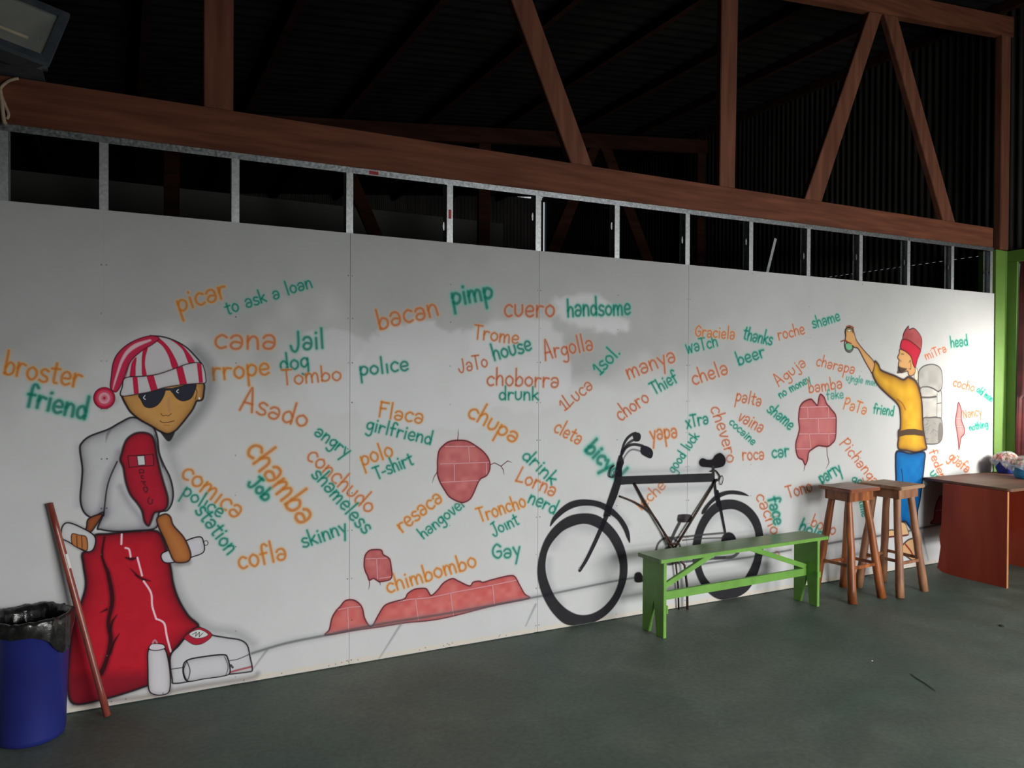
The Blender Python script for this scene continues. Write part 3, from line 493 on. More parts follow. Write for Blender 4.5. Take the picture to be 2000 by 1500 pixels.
# head
FACE = A1([(812, 500), (818, 540), (838, 580), (870, 630), (930, 680), (1010, 725), (1060, 756), (1115, 776), (1165, 756), (1205, 715), (1245, 665), (1285, 610), (1308, 560), (1325, 555), (1348, 545), (1357, 505), (1357, 440), (1300, 430), (1100, 450), (920, 500)])
fill(FACE, (188, 138, 78), 1, 1.2, shade=((96, 60, 40), 6, .85), mot=((202, 154, 92), .5)); stroke(smooth(FACE, True), 4, (36, 26, 28), .95, 2, False, True)
fill(A1([(1062, 752), (1115, 776), (1165, 756), (1150, 800), (1130, 824), (1105, 815)]), (36, 32, 36), .97, 1.6)
stroke(A1([(1125, 540), (1122, 590), (1130, 625)]), 5, (170, 118, 96), .5, 6); stroke(A1([(1072, 640), (1085, 655), (1105, 650), (1120, 655), (1142, 640)]), 1.5, (70, 40, 34), .85); stroke(A1([(1065, 688), (1085, 700), (1120, 698), (1160, 688)]), 1.6, (60, 34, 30), .9); stroke(A1([(1095, 716), (1130, 718)]), 1.2, (110, 70, 50), .7)
stroke(A1([(1300, 465), (1312, 500), (1300, 545)]), 1.6, (40, 28, 28), .8)
GL = A1([(925, 515), (1000, 495), (1092, 474), (1097, 500), (1078, 545), (1045, 585), (1000, 602), (962, 590), (940, 550)]); GR = A1([(1140, 478), (1220, 455), (1302, 440), (1292, 500), (1268, 540), (1220, 556), (1180, 540), (1155, 508)])
for g in (GL, GR): fill(g, (44, 46, 58), 1, 1.2, line=(BLK, 1.6, .9))
stroke(A1([(1080, 480), (1145, 478)]), 5, (44, 46, 56), 1, 1.2); stroke(A1([(966, 520), (956, 535), (968, 546)]), 1.5, (230, 232, 236), .95, .8); stroke(A1([(1188, 480), (1176, 493), (1188, 503)]), 1.5, (230, 232, 236), .95, .8); stroke(A1([(1327, 538), (1328, 541)]), 3.4, (225, 225, 225), 1, 1)
# cap
CROWN = A1([(835, 402), (845, 345), (870, 285), (905, 215), (930, 160), (1000, 124), (1080, 130), (1160, 155), (1240, 200), (1300, 262), (1335, 306), (1250, 310), (1150, 345), (1050, 378), (950, 392)])
fill(CROWN, (188, 184, 188), 1, 1.2, shade=((130, 110, 118), 3, .5))
RED = (182, 34, 66)
for P in ([(878, 300), (908, 265), (904, 330), (900, 395), (865, 398), (868, 350)], [(955, 215), (985, 200), (970, 260), (966, 320), (977, 388), (948, 392), (943, 320), (945, 260)], [(990, 135), (1045, 130), (1108, 180), (1150, 240), (1187, 325), (1150, 342), (1122, 260), (1085, 195), (1040, 158)], [(1140, 150), (1190, 168), (1240, 215), (1297, 297), (1258, 307), (1222, 225), (1180, 180)]):
    fill(A1(P), RED, 1, 1.2, shade=((150, 24, 52), 2, .4))
BAND = A1([(835, 402), (950, 392), (1050, 378), (1150, 345), (1250, 309), (1335, 303), (1362, 350), (1370, 400), (1366, 436), (1300, 441), (1200, 450), (1100, 466), (1000, 495), (920, 510), (808, 522), (815, 460)])
fill(BAND, (190, 188, 192), 1, 1.2, shade=((140, 124, 130), 3, .5))
for P in ([(882, 398), (915, 395), (925, 506), (892, 512)], [(975, 389), (1022, 382), (1050, 478), (1005, 492)], [(1172, 338), (1215, 322), (1246, 442), (1197, 449)], [(1310, 305), (1340, 306), (1352, 434), (1325, 437)]): fill(A1(P), RED, 1, 1.2, False, shade=((150, 24, 52), 2, .4))
stroke(smooth(BAND, True), 2.2, (50, 28, 36), .92, 1.2, False, True); stroke(A1([(1000, 122), (1080, 128), (1160, 153), (1240, 198), (1302, 260), (1340, 305)]), 3, BLK, .95, 1.4); stroke(A1([(835, 402), (870, 285), (905, 225)]), 1.6, (90, 30, 46), .8)
TAIL = A1([(735, 465), (742, 390), (752, 310), (785, 240), (850, 180), (930, 140), (1010, 122), (1060, 140), (1012, 182), (960, 212), (900, 260), (860, 310), (838, 370), (815, 430), (790, 480), (765, 497)])
fill(TAIL, (184, 44, 76), 1, 1.2, shade=((140, 24, 50), 3, .6)); stroke(A1([(1000, 152), (910, 185), (850, 230), (812, 290), (790, 350), (765, 430), (752, 480)]), [4, 8, 7, 5, 4, 3, 1], (212, 180, 190), .9, 3)
stroke(smooth(TAIL, True), 2, (96, 18, 40), .9, 1.2, False, True)
pc = A1([(695, 537)])[0]
for r, c in ((21.0, (176, 30, 60)), (16, (196, 70, 96)), (11, (206, 150, 164)), (6.5, (202, 110, 128)), (2.5, (150, 20, 44))): fill([(pc[0]+r*math.cos(a), pc[1]+r*math.sin(a)) for a in np.linspace(0, 2*math.pi, 12, endpoint=False)], c, 1, 2.4)
POM = [(pc[0]+20.5*math.cos(a), pc[1]+20.5*math.sin(a)) for a in np.linspace(0, 2*math.pi, 16, endpoint=False)]; stroke(POM, 2, (110, 16, 40), .9, 1.4, closed=True)
MAN = 'painted_man'
for nm, lb, fs in (('painted_trousers', 'red trousers with a white side stripe', [PANTS]), ('painted_shoe', 'white shoe with a red tongue', [SHOE]), ('painted_vest', 'white hooded vest', [VEST]), ('painted_sleeve', 'red sleeve with a flag patch', [SLEEVE]),
                   ('painted_forearm', None, [ARM]), ('painted_forearm', None, [ARML]), ('painted_spray_can', 'white can in the right hand', [CANR]), ('painted_spray_can', 'white can in the left hand', [CANL]), ('painted_hand', None, [HND]), ('painted_spray_can', 'white can standing by the shoe', [CAN1]), ('painted_spray_can', 'white can lying before the shoe', [CAN2]),
                   ('painted_face', None, [FACE]), ('painted_sunglasses', 'dark sunglasses', [GL, GR]), ('painted_cap', 'red and white striped cap with pompom', [CROWN, BAND, TAIL, POM])):
    elem(nm, lb, fs, parent=MAN)

# ---- painted bicycle ----------------------------------------------------------------------------------------
B3 = lambda p: cr(1000, 820, 3.125, p)
H9 = lambda p: cr(1140, 830, 9.378, p)
T9 = lambda p: cr(1300, 860, 9.378, p)
INK, INK2 = (16, 16, 23), (24, 22, 27)
for P, wd in (([(250, 760), (330, 660), (430, 650), (540, 690), (620, 790), (640, 900)], 10), ([(300, 1130), (230, 1000), (225, 860)], 8), ([(700, 430), (900, 425), (1200, 410)], 8), ([(690, 320), (900, 315), (1150, 305)], 6), ([(1180, 640), (1260, 575), (1340, 560), (1440, 620), (1480, 720)], 9), ([(1150, 300), (1280, 310), (1310, 240)], 8), ([(1550, 700), (1560, 860), (1500, 1020)], 8), ([(640, 430), (600, 560)], 10), ([(430, 540), (560, 520), (700, 640)], 8)):
    stroke(B3(P), wd*1.6, (120, 122, 130), .38, wd*2.4)
FW = B3([(430, 570), (520, 582), (600, 640), (660, 720), (697, 820), (705, 930), (682, 1030), (632, 1130), (560, 1203), (480, 1243), (400, 1257), (320, 1245), (250, 1182), (198, 1100), (165, 1010), (153, 925), (165, 830), (200, 730), (260, 648), (340, 590)])
FI = B3([(430, 635), (510, 655), (580, 710), (628, 790), (654, 870), (655, 945), (640, 1020), (600, 1095), (540, 1155), (470, 1187), (400, 1187), (330, 1152), (270, 1090), (230, 1010), (207, 930), (207, 850), (227, 780), (270, 718), (330, 667)])
fill(FW, INK, .97, 1.8, hole=FI, mot=((26, 26, 34), .5))
RW = B3([(1330, 485), (1400, 500), (1460, 540), (1505, 600), (1530, 680), (1535, 770), (1520, 870), (1490, 960), (1440, 1040), (1370, 1085), (1290, 1100), (1220, 1075), (1150, 1000), (1110, 900), (1098, 820), (1105, 740), (1130, 650), (1180, 560), (1250, 500)])
RI = B3([(1330, 545), (1390, 560), (1440, 600), (1478, 670), (1488, 760), (1475, 850), (1440, 930), (1390, 1000), (1330, 1028), (1260, 1030), (1200, 985), (1163, 920), (1150, 830), (1157, 730), (1190, 640), (1250, 568)])
fill(RW, INK, .97, 1.8, hole=RI, mot=((26, 26, 34), .5))
FF = B3([(232, 652), (245, 600), (290, 545), (350, 502), (420, 485), (500, 490), (560, 508), (620, 545), (680, 610), (715, 680), (720, 752), (700, 722), (678, 668), (640, 610), (590, 572), (540, 540), (480, 525), (400, 530), (330, 560), (270, 610)]); fill(FF, INK, .97, 1.6)
RF = B3([(1155, 572), (1168, 538), (1210, 488), (1260, 447), (1330, 430), (1400, 438), (1447, 465), (1400, 460), (1330, 455), (1275, 472), (1215, 515), (1175, 570)]); fill(RF, INK, .97, 1.6)
HEAD = B3([(622, 372), (640, 260), (665, 250), (672, 330), (662, 400), (640, 470), (605, 550), (600, 590), (555, 590), (575, 510)]); fill(HEAD, INK, .98, 1.4, False)
stroke(B3([(575, 590), (545, 660), (500, 760), (450, 860), (413, 918)]), [10, 9.5, 8.5, 8, 6.5], INK, .97, 1.4); stroke(B3([(408, 900), (414, 912)]), 1.6, (120, 120, 124), .8)
TOPT = B3([(640, 345), (1230, 325), (1240, 378), (980, 386), (700, 394), (640, 400)]); fill(TOPT, INK2, .98, 1.4, False, mot=((38, 35, 39), .6))
stroke(H9([(680, 560), (700, 480), (740, 340), (800, 240), (880, 175), (950, 150)]), 5.2, INK, .95, 1.2); stroke(H9([(700, 480), (760, 400), (830, 325), (920, 270)]), 5, INK, .9, 1.4)
stroke(H9([(700, 540), (760, 430), (850, 370), (950, 358), (1080, 385)]), 5.2, INK, .95, 1.2); stroke(H9([(720, 700), (740, 600), (830, 480), (920, 450), (1040, 480)]), 3.4, (88, 86, 94), .85, 2.6)
GR1 = H9([(890, 160), (940, 142), (1010, 142), (1045, 190), (1038, 260), (1000, 300), (930, 300), (905, 240)]); GR2 = H9([(1050, 388), (1130, 380), (1225, 425), (1268, 500), (1255, 585), (1212, 613), (1130, 580), (1045, 515)]); fill(GR1, (40, 38, 42), 1, 1.4); fill(GR2, (32, 32, 42), 1, 1.4)
STEM = H9([(600, 700), (640, 560), (700, 540), (735, 690), (700, 800), (690, 940), (560, 960), (580, 820)]); fill(STEM, INK, .98, 1.4, False)
SEAT = T9([(608, 420), (628, 352), (680, 325), (760, 350), (850, 342), (905, 268), (990, 228), (1052, 262), (1092, 325), (1096, 400), (1062, 468), (1000, 496), (900, 512), (800, 498), (655, 482)]); stroke(smooth(SEAT, True), 6, (110, 112, 130), .35, 8, False, True); fill(SEAT, (22, 20, 25), 1, 1.6)
stroke(T9([(868, 490), (872, 760)]), 6.4, (42, 40, 44), 1, 1.2); stroke(T9([(890, 740), (915, 960), (960, 1180)]), 7, INK, .98, 1.3); stroke(B3([(1252, 440), (1275, 560), (1300, 690)]), [7.5, 6.5, 5.5], INK, .98, 1.3)
hb = B3([(1322, 738)])[0]; HUB = [(hb[0]+14.5*math.cos(a), hb[1]+17*math.sin(a)) for a in np.linspace(0, 2*math.pi, 12, endpoint=False)]; fill(HUB, (34, 32, 36), 1, 2)
for P, wd in (([(1300, 690), (1180, 700), (1040, 715), (960, 722)], 3.6), ([(1290, 720), (1150, 725), (1040, 735)], 2.4), ([(1300, 840), (1180, 852), (1040, 868), (960, 880)], 4.5), ([(1380, 810), (1340, 838), (1240, 842)], 6)): stroke(B3(P), wd, (58, 56, 60), .9, 2.2)
cg = B3([(955, 800)])[0]; stroke([(cg[0]+24*math.cos(a), cg[1]+26*math.sin(a)) for a in np.linspace(0, 2*math.pi, 14, endpoint=False)], 4.4, (52, 48, 52), .9, 2.6, closed=True); fill([(cg[0]+9*math.cos(a), cg[1]+9*math.sin(a)) for a in np.linspace(0, 2*math.pi, 10, endpoint=False)], (44, 40, 44), .9, 3)
PED = B3([(1010, 590), (1022, 577), (1085, 577), (1100, 600), (1092, 622), (1015, 624)]); fill(PED, (30, 26, 30), 1, 1.4, mot=((90, 84, 86), .5)); stroke(B3([(1022, 628), (990, 690), (962, 760), (950, 800)]), 7, (46, 42, 46), .94, 2)
PED2 = B3([(750, 938), (785, 932), (800, 985), (750, 988)]); fill(PED2, (28, 24, 26), 1, 1.6); stroke(B3([(800, 965), (880, 900), (950, 830)]), 6, (56, 52, 56), .9, 2)
BK = 'painted_bicycle'
for nm, lb, fs, rb in (('painted_wheel', 'front wheel without spokes', [], [(np.vstack([smooth(FW, True), smooth(FW, True)[:1]]), 0)]),):
    pass
def ringpoly(o, i):
    o = smooth(o, True, 3); i = smooth(i, True, 3); return o, i
ELEM.append(('painted_wheel', BK, 'black painted front wheel', [('ring', smooth(FW, True, 3), smooth(FI, True, 3))], []))
ELEM.append(('painted_wheel', BK, 'black painted rear wheel', [('ring', smooth(RW, True, 3), smooth(RI, True, 3))], []))
for nm, lb, fs, rb in (('painted_fender', None, [FF], []), ('painted_fender', None, [RF], []), ('painted_frame', None, [HEAD, TOPT], [(np.array(B3([(575, 590), (500, 760), (413, 918)])), 8), (np.array(B3([(1252, 440), (1300, 690)])), 7), (np.array(T9([(868, 490), (872, 760), (960, 1180)])), 7)]),
                       ('painted_handlebar', None, [STEM, GR1, GR2], [(np.array(H9([(680, 560), (740, 340), (880, 175)])), 4), (np.array(H9([(700, 540), (850, 370), (1080, 385)])), 4)]), ('painted_saddle', None, [SEAT], []), ('painted_hub', None, [HUB], []), ('painted_pedal', None, [PED], []), ('painted_pedal', None, [PED2], [])):
    elem(nm, lb, fs, rb, parent=BK, smooth_=nm not in ('painted_frame',))

# ---- painted hiker ------------------------------------------------------------------------------------------
K5 = lambda p: cr(1620, 600, 5, p)
SK, DK = (196, 150, 98), (52, 40, 40)
PACK = [K5([(868, 650), (900, 590), (960, 562), (1030, 562), (1085, 600), (1102, 680), (1096, 790), (1060, 822), (1010, 792), (950, 778), (880, 800)]), K5([(885, 800), (950, 778), (1010, 795), (1060, 825), (1092, 828), (1092, 1080), (1040, 1072), (980, 1080), (915, 1100), (905, 950)]), K5([(912, 1100), (980, 1078), (1060, 1078), (1094, 1095), (1106, 1200), (1096, 1290), (1050, 1332), (960, 1336), (935, 1315)])]
for P, c in zip(PACK, ((158, 156, 152), (182, 180, 176), (142, 138, 134))): fill(P, c, .95, 1, mot=((120, 118, 114), .6), line=((70, 68, 68), 2, .9))
stroke(K5([(890, 880), (970, 882), (1040, 872)]), 3, (64, 62, 62), .9); stroke(K5([(1050, 840), (1048, 1070)]), 1.4, (90, 88, 88), .9); stroke(K5([(1050, 940), (1090, 935)]), 1.4, (70, 68, 68), .9); fill(K5([(1065, 1150), (1098, 1140), (1102, 1280), (1060, 1320)]), (96, 92, 90), .8, 1.4)
for i in range(16): a = K5([(930+random.random()*130, 1110+random.random()*190)])[0]; stroke([a, (a[0]+random.uniform(-9, 9), a[1]+random.uniform(-9, 9))], 1.1, (100, 96, 94), .6)
fill(K5([(640, 655), (700, 640), (770, 655), (800, 690), (720, 712)]), (200, 196, 188), .9, 2); fill(K5([(835, 590), (862, 620), (862, 710), (830, 700)]), (196, 190, 170), .9, 1.2, line=((80, 70, 60), 1.2, .8))
TORSO = K5([(440, 530), (478, 560), (500, 610), (560, 640), (640, 670), (720, 706), (770, 680), (830, 712), (872, 790), (898, 900), (905, 1000), (910, 1100), (916, 1190), (940, 1330), (950, 1380), (905, 1402), (850, 1420), (760, 1402), (682, 1390), (665, 1350), (672, 1280), (672, 1210), (690, 1180), (690, 1050), (665, 950), (560, 850), (480, 770), (432, 690), (415, 620)])
fill(TORSO, (196, 146, 38), 1, 1, shade=((100, 54, 30), 8, .95), mot=((222, 178, 58), .7)); stroke(K5([(660, 900), (710, 940), (740, 1000)]), 2.4, (130, 70, 34), .8, 2); stroke(smooth(TORSO, True), 5, DK, .35, 5, False, True); stroke(smooth(TORSO, True), 3, DK, .9, 1.2, False, True)
BELT = K5([(662, 1212), (760, 1190), (830, 1188), (915, 1205), (922, 1262), (830, 1248), (740, 1250), (662, 1272)]); fill(BELT, (66, 50, 44), .97, 1.2, False)
stroke(K5([(780, 685), (840, 720), (880, 790)]), 4, (70, 60, 56), .9, 1.4)
FARM = K5([(240, 245), (268, 330), (340, 425), (432, 530), (432, 600), (412, 640), (395, 615), (340, 520), (282, 410), (240, 392), (200, 372), (160, 340), (168, 300), (150, 250), (165, 205), (220, 190)]); fill(FARM, SK, 1, 1, shade=((140, 90, 60), 2.5, .6), line=(DK, 2, .9))
SCAN = K5([(160, 215), (190, 200), (222, 215), (225, 260), (200, 300), (215, 350), (232, 400), (200, 438), (160, 420), (145, 360), (155, 300)]); stroke(smooth(SCAN, True), 2.6, (40, 44, 44), .9, 1.6, False, True); fill(K5([(160, 355), (210, 350), (222, 400), (190, 425), (158, 400)]), (104, 170, 130), .95, 1, line=(DK, 1.6, .9)); fill(K5([(170, 225), (195, 215), (215, 228), (190, 243)]), (196, 196, 170), .95, 1, line=(DK, 1.2, .9))
fill(K5([(172, 250), (218, 245), (250, 300), (235, 370), (190, 345), (162, 322)]), SK, .97, 1); stroke(K5([(112, 335), (150, 325), (185, 345), (210, 355)]), 2.4, (130, 50, 46), .9); stroke(K5([(165, 190), (200, 182), (235, 200)]), 2.4, (140, 70, 50), .9)
HF = K5([(690, 410), (680, 450), (664, 490), (678, 520), (672, 560), (680, 600), (700, 640), (760, 625), (770, 660), (800, 672), (835, 640), (835, 590), (820, 510), (780, 450)]); fill(HF, SK, 1, 1, shade=((150, 100, 66), 2.5, .6), line=(DK, 1.8, .85))
fill(K5([(668, 575), (695, 585), (735, 595), (755, 600), (735, 625), (690, 645), (658, 645), (664, 615)]), (58, 44, 42), .95, 2); stroke(K5([(682, 515), (700, 530)]), 1.2, (110, 60, 50), .8); stroke(K5([(700, 455), (725, 460)]), 1.6, (70, 50, 44), .8); stroke(K5([(775, 540), (790, 520), (792, 600), (780, 600)]), 1.6, (90, 50, 40), .8)
HAT1 = K5([(718, 320), (726, 250), (770, 185), (778, 218), (820, 205), (862, 240), (898, 300), (902, 360), (885, 420), (830, 378), (770, 330)]); fill(HAT1, (140, 62, 66), 1, 1, mot=((168, 88, 86), .7), line=((70, 30, 36), 1.8, .9))
HAT2 = K5([(690, 400), (702, 330), (722, 312), (770, 322), (830, 362), (886, 415), (888, 440), (862, 505), (838, 588), (815, 560), (790, 480), (740, 432)]); fill(HAT2, (178, 36, 58), 1, 1, shade=((130, 24, 40), 3, .5), line=((70, 24, 32), 1.6, .9))
TRS = CT([(758, 242), (860, 258), (967, 250), (968, 340), (950, 500), (935, 620), (915, 720), (922, 880), (895, 880), (845, 815), (815, 785), (745, 785), (742, 640), (748, 470), (745, 330)]); fill(TRS, (10, 94, 158), 1, 1, shade=((16, 38, 76), 5, .85), mot=((20, 114, 176), .6)); stroke(CT([(790, 380), (800, 450), (795, 520)]), 2.4, (16, 40, 76), .85, 1.6); stroke(CT([(870, 560), (860, 660), (880, 760)]), 2, (16, 50, 90), .6, 1.6); stroke(smooth(TRS, True), 3.4, (20, 24, 42), .9, 1.4, False, True)
SH1 = CT([(655, 880), (700, 850), (745, 845), (760, 795), (815, 795), (842, 860), (838, 890), (740, 900), (660, 908)]); fill(SH1, (206, 170, 124), 1, 1, line=(DK, 2, .9)); stroke(CT([(660, 905), (740, 898), (838, 888)]), 2.6, (96, 36, 38), .95, 1)
SH2 = CT([(780, 1005), (830, 935), (880, 915), (915, 930), (938, 985), (935, 1040), (890, 1085), (840, 1060)]); fill(SH2, (198, 156, 112), 1, 1, line=(DK, 2.4, .9)); stroke(CT([(820, 960), (860, 1010), (885, 1060)]), 3, (130, 30, 36), .95, 1); stroke(CT([(915, 900), (940, 970), (940, 1030)]), 4, (40, 30, 44), .8, 2)
HK = 'painted_hiker'
for nm, lb, fs in (('painted_backpack', 'grey backpack', PACK), ('painted_shirt', 'yellow long-sleeved shirt', [TORSO]), ('painted_belt', None, [BELT]), ('painted_forearm', None, [FARM]), ('painted_spray_can', None, [SCAN]), ('painted_face', None, [HF]), ('painted_hat', 'red head wrap', [HAT1, HAT2]), ('painted_trousers', 'blue trousers', [TRS]), ('painted_shoe', None, [SH1]), ('painted_shoe', None, [SH2])):
    elem(nm, lb, fs, parent=HK)

# screw heads on every stud line
for i in range(1, 14):
    for j in range(11):
        z = .03+j*.24+random.uniform(-.02, .02)
        if z > 2.42: continue
        for off in ((-.012, .012) if i % 2 else (0,)):
            if random.random() < .12: continue
            cx = (i*.61+off)*PPM+random.uniform(-1, 1); cy = z*PPM; r = 2
            x0, x1, y0, y1 = int(cx-3), int(cx+4), int(max(cy-3, 0)), int(cy+4)
            if x1 >= TW: continue
            X, Y = np.meshgrid(np.arange(x0, x1), np.arange(y0, min(y1, TH))); a = np.clip(2.5-np.hypot(X-cx, Y-cy), 0, 1)*random.uniform(.35, .95)
            _mix((x0, x1, y0, min(y1, TH)), a.astype(np.float32), lin((76, 74, 72)))
for i in range(46):
    x = random.uniform(.2, 7.9); z = .015+.012*random.random(); cx, cy = x*PPM, z*PPM
    X, Y = np.meshgrid(np.arange(int(cx-4), int(cx+5)), np.arange(max(int(cy-4), 0), int(cy+5))); X = np.clip(X, 0, TW-1); a = np.clip(2.2-np.hypot(X-cx, Y-cy), 0, 1)*.7
    _mix((int(cx-4), min(int(cx+5), TW), max(int(cy-4), 0), int(cy+5)), a[:, :min(int(cx+5), TW)-int(cx-4)].astype(np.float32), lin((60, 54, 48)))

ALB = 1.5                                         # photographed wall value -> reflectance
img = bpy.data.images.new('wall_painting', TW, TH, alpha=False)
c = np.clip(CAN*ALB, 0, .92); c = np.where(c <= .0031308, c*12.92, 1.055*np.power(np.maximum(c, 1e-6), 1/2.4)-.055)
buf = np.ones((TH, TW, 4), np.float32); buf[..., :3] = c; img.pixels.foreach_set(buf.ravel()); img.update(); img.pack()
del buf, c
m, nt, b = mat_new('sprayed_wall_paint', .75, 0, .12)
ti = nt.nodes.new('ShaderNodeTexImage'); ti.image = img; ti.interpolation = 'Linear'; ti.extension = 'EXTEND'
tc = nt.nodes.new('ShaderNodeTexCoord'); nt.links.new(tc.outputs['UV'], ti.inputs[0]); nt.links.new(ti.outputs[0], b.inputs['Base Color'])
nz = nt.nodes.new('ShaderNodeTexNoise'); nz.inputs['Scale'].default_value = 6; bp = nt.nodes.new('ShaderNodeBump'); bp.inputs['Strength'].default_value = .08; bp.inputs['Distance'].default_value = .01
nt.links.new(tc.outputs['Object'], nz.inputs['Vector']); nt.links.new(nz.outputs[0], bp.inputs['Height']); nt.links.new(bp.outputs[0], b.inputs['Normal'])
M['mural'] = m
def uv_wall(o):
    me = o.data; uv = me.uv_layers.new(name='wall'); mw = o.matrix_basis
    for l in me.loops:
        v = me.vertices[l.vertex_index].co; uv.data[l.index].uv = (v.x*PPM/TW, v.z*PPM/TH)
    return o

# ------------------------------------------------------------------ structure
from mathutils.geometry import tessellate_polygon
fl = MB(); fl.box(-5, 16, -12, 9, -.1, 0); tag(fl.build('floor', M['floor']), kind='structure')
wb = empty('wall_back'); tag(wb, 'white painted sheet wall covered with spray-painted words and figures', kind='structure')
edges = [-3.05, -1.83, -.61, .61, 1.83, 3.05, 4.27, 5.49, 6.71, 7.93]
for i in range(len(edges)-1):
    g = .0010 if edges[i] in (1.83, 3.05, 4.27) else .0001; g2 = .0010 if edges[i+1] in (1.83, 3.05, 4.27) else .0001
    a, b_ = edges[i]+g, edges[i+1]-g2; mb = MB(); mb.box(a, b_, 0, .0125, .006, 2.44)
    uv_wall(mb.build('panel', M['mural'], wb))
def ztrk(X): return 2.775+.009*(X-1.2)
for i in range(-5, 14):
    X = i*.61 if i != 0 else .2
    if i == 13: X = 7.905
    mb = MB(); zt = ztrk(X)+.012; y0 = .0135
    mb.box(X-.02, X+.02, y0, y0+.0012, 0, zt); mb.box(X+.0188, X+.02, y0, y0+.064, 0, zt); mb.box(X-.02, X+.02, y0+.063, y0+.0642, 0, zt)
    st = mb.build('stud', M['galvstud'], wb)
    if i > 3:
        t_ = MB(); z = (2.54, 2.66, 2.66, 2.62, 2.66, 2.6, 2.64, 2.64, 2.64, 2.64)[i-4]
        t_.prism([(X-.031+.007*math.cos(a), z+.026*math.sin(a)) for a in np.linspace(0, 2*math.pi, 12, endpoint=False)], 'y', y0+.02, y0+.022)
        t_.box(X-.026, X+.019, y0+.0205, y0+.0215, z-.006, z+.006); t_.build('clip', M['galv'], wb)
mb = MB()
for xa, xb in ((-3.05, 1.88), (1.84, 7.93)):
    yy = .0118 if xa < 0 else .0108
    mb.add([(xa, yy, ztrk(xa)), (xb, yy, ztrk(xb)), (xb, yy, ztrk(xb)+.033), (xa, yy, ztrk(xa)+.033), (xa, yy+.0012, ztrk(xa)), (xb, yy+.0012, ztrk(xb)), (xb, yy+.0012, ztrk(xb)+.033), (xa, yy+.0012, ztrk(xa)+.033)],
           [(0, 1, 2, 3), (7, 6, 5, 4), (0, 4, 5, 1), (2, 6, 7, 3), (1, 5, 6, 2), (0, 3, 7, 4)])
    mb.add([(xa, .012, ztrk(xa)+.033), (xb, .012, ztrk(xb)+.033), (xb, .078, ztrk(xb)+.033), (xa, .078, ztrk(xa)+.033), (xa, .012, ztrk(xa)+.034), (xb, .012, ztrk(xb)+.034), (xb, .078, ztrk(xb)+.034), (xa, .078, ztrk(xa)+.034)],
           [(0, 1, 2, 3), (7, 6, 5, 4), (0, 4, 5, 1), (2, 6, 7, 3), (1, 5, 6, 2), (0, 3, 7, 4)])
mb.build('top_track', M['galv'], wb)
mb = MB(); mb.box(-3.05, 7.93, .0135, .078, 0, .0045); mb.build('bottom_track', M['galv'], wb)
sx = WP(722, 336)[0]; mb = MB(); z = ztrk(sx)+.006; mb.box(sx, sx+.055, .0100, .0108, z, z+.02); mb.build('sticker', M['stone'], wb)
mb = MB(); mb.box(4*.61-.010, 4*.61+.008, .0128, .0135, 2.585, 2.64); mb.build('sticker', M['stone'], wb)

# paint on the wall: every painted word and figure is a thin layer of the same paint surface
PAR = {}
def flatmesh(name, polys, ribs, y, parent):
    V = []; Fc = []; yo = y
    for P in polys:
        loops = [P[1], P[2]] if isinstance(P, tuple) and isinstance(P[0], str) else [P]
        wl = [[Vector((q[0], 0, q[2])) for q in WP(l[:, 0], l[:, 1])] for l in loops]
        tri = tessellate_polygon([[Vector((v.x, v.z, 0)) for v in l] for l in wl]); b0 = len(V)
        for l in wl: V += [(v.x, y, min(max(v.z, .007), 2.439)) for v in l]
        y -= 2.5e-5
        Fc += [tuple(b0+i for i in t) for t in tri]
    for pts, wd in ribs:
        if wd <= 0: continue
        s = tscale(*np.asarray(pts).mean(0))/PPM*wd/2; q = WP(pts[:, 0], pts[:, 1])[:, [0, 2]]; n = len(q); b0 = len(V)
        for i in range(n):
            d = q[min(i+1, n-1)]-q[max(i-1, 0)]; L = math.hypot(*d)+1e-9; d = d/L; nn = np.array([-d[1], d[0]])*s
            e = -d*s*.6 if i == 0 else (d*s*.6 if i == n-1 else 0*d)
            y -= 1.5e-6
            for sg in (1, -1): v = q[i]+e+nn*sg; V.append((v[0], y, min(max(v[1], .007), 2.439)))
        Fc += [(b0+2*i, b0+2*i+1, b0+2*i+3, b0+2*i+2) for i in range(n-1)]
    me = bpy.data.meshes.new(name); me.from_pydata(V, [], Fc); me.update()
    flip = [p.index for p in me.polygons if p.normal.y > 0]
    if flip:
        bm = bmesh.new(); bm.from_mesh(me); bm.faces.ensure_lookup_table(); bmesh.ops.reverse_faces(bm, faces=[bm.faces[i] for i in flip]); bm.to_mesh(me); bm.free()
    return uv_wall(link(name, me, M['mural'], parent))
PLAB = {'painted_man': 'spray-painted young man in striped cap, white vest and baggy red trousers', 'painted_bicycle': 'black spray-painted bicycle', 'painted_hiker': 'painted bearded man in yellow shirt and blue trousers spraying a can'}
cnt = {}
for name, parent, label, polys, ribs in ELEM:
    if parent:
        if parent not in PAR: PAR[parent] = tag(empty(parent, parent=wb), PLAB[parent])
        cnt[parent] = cnt.get(parent, 0)+1; y = -.0009-.0002*cnt[parent]; pr = PAR[parent]
    else: y = -.0005; pr = wb
    o = flatmesh(name, polys, ribs, y, pr)
    if label: o['label'] = label

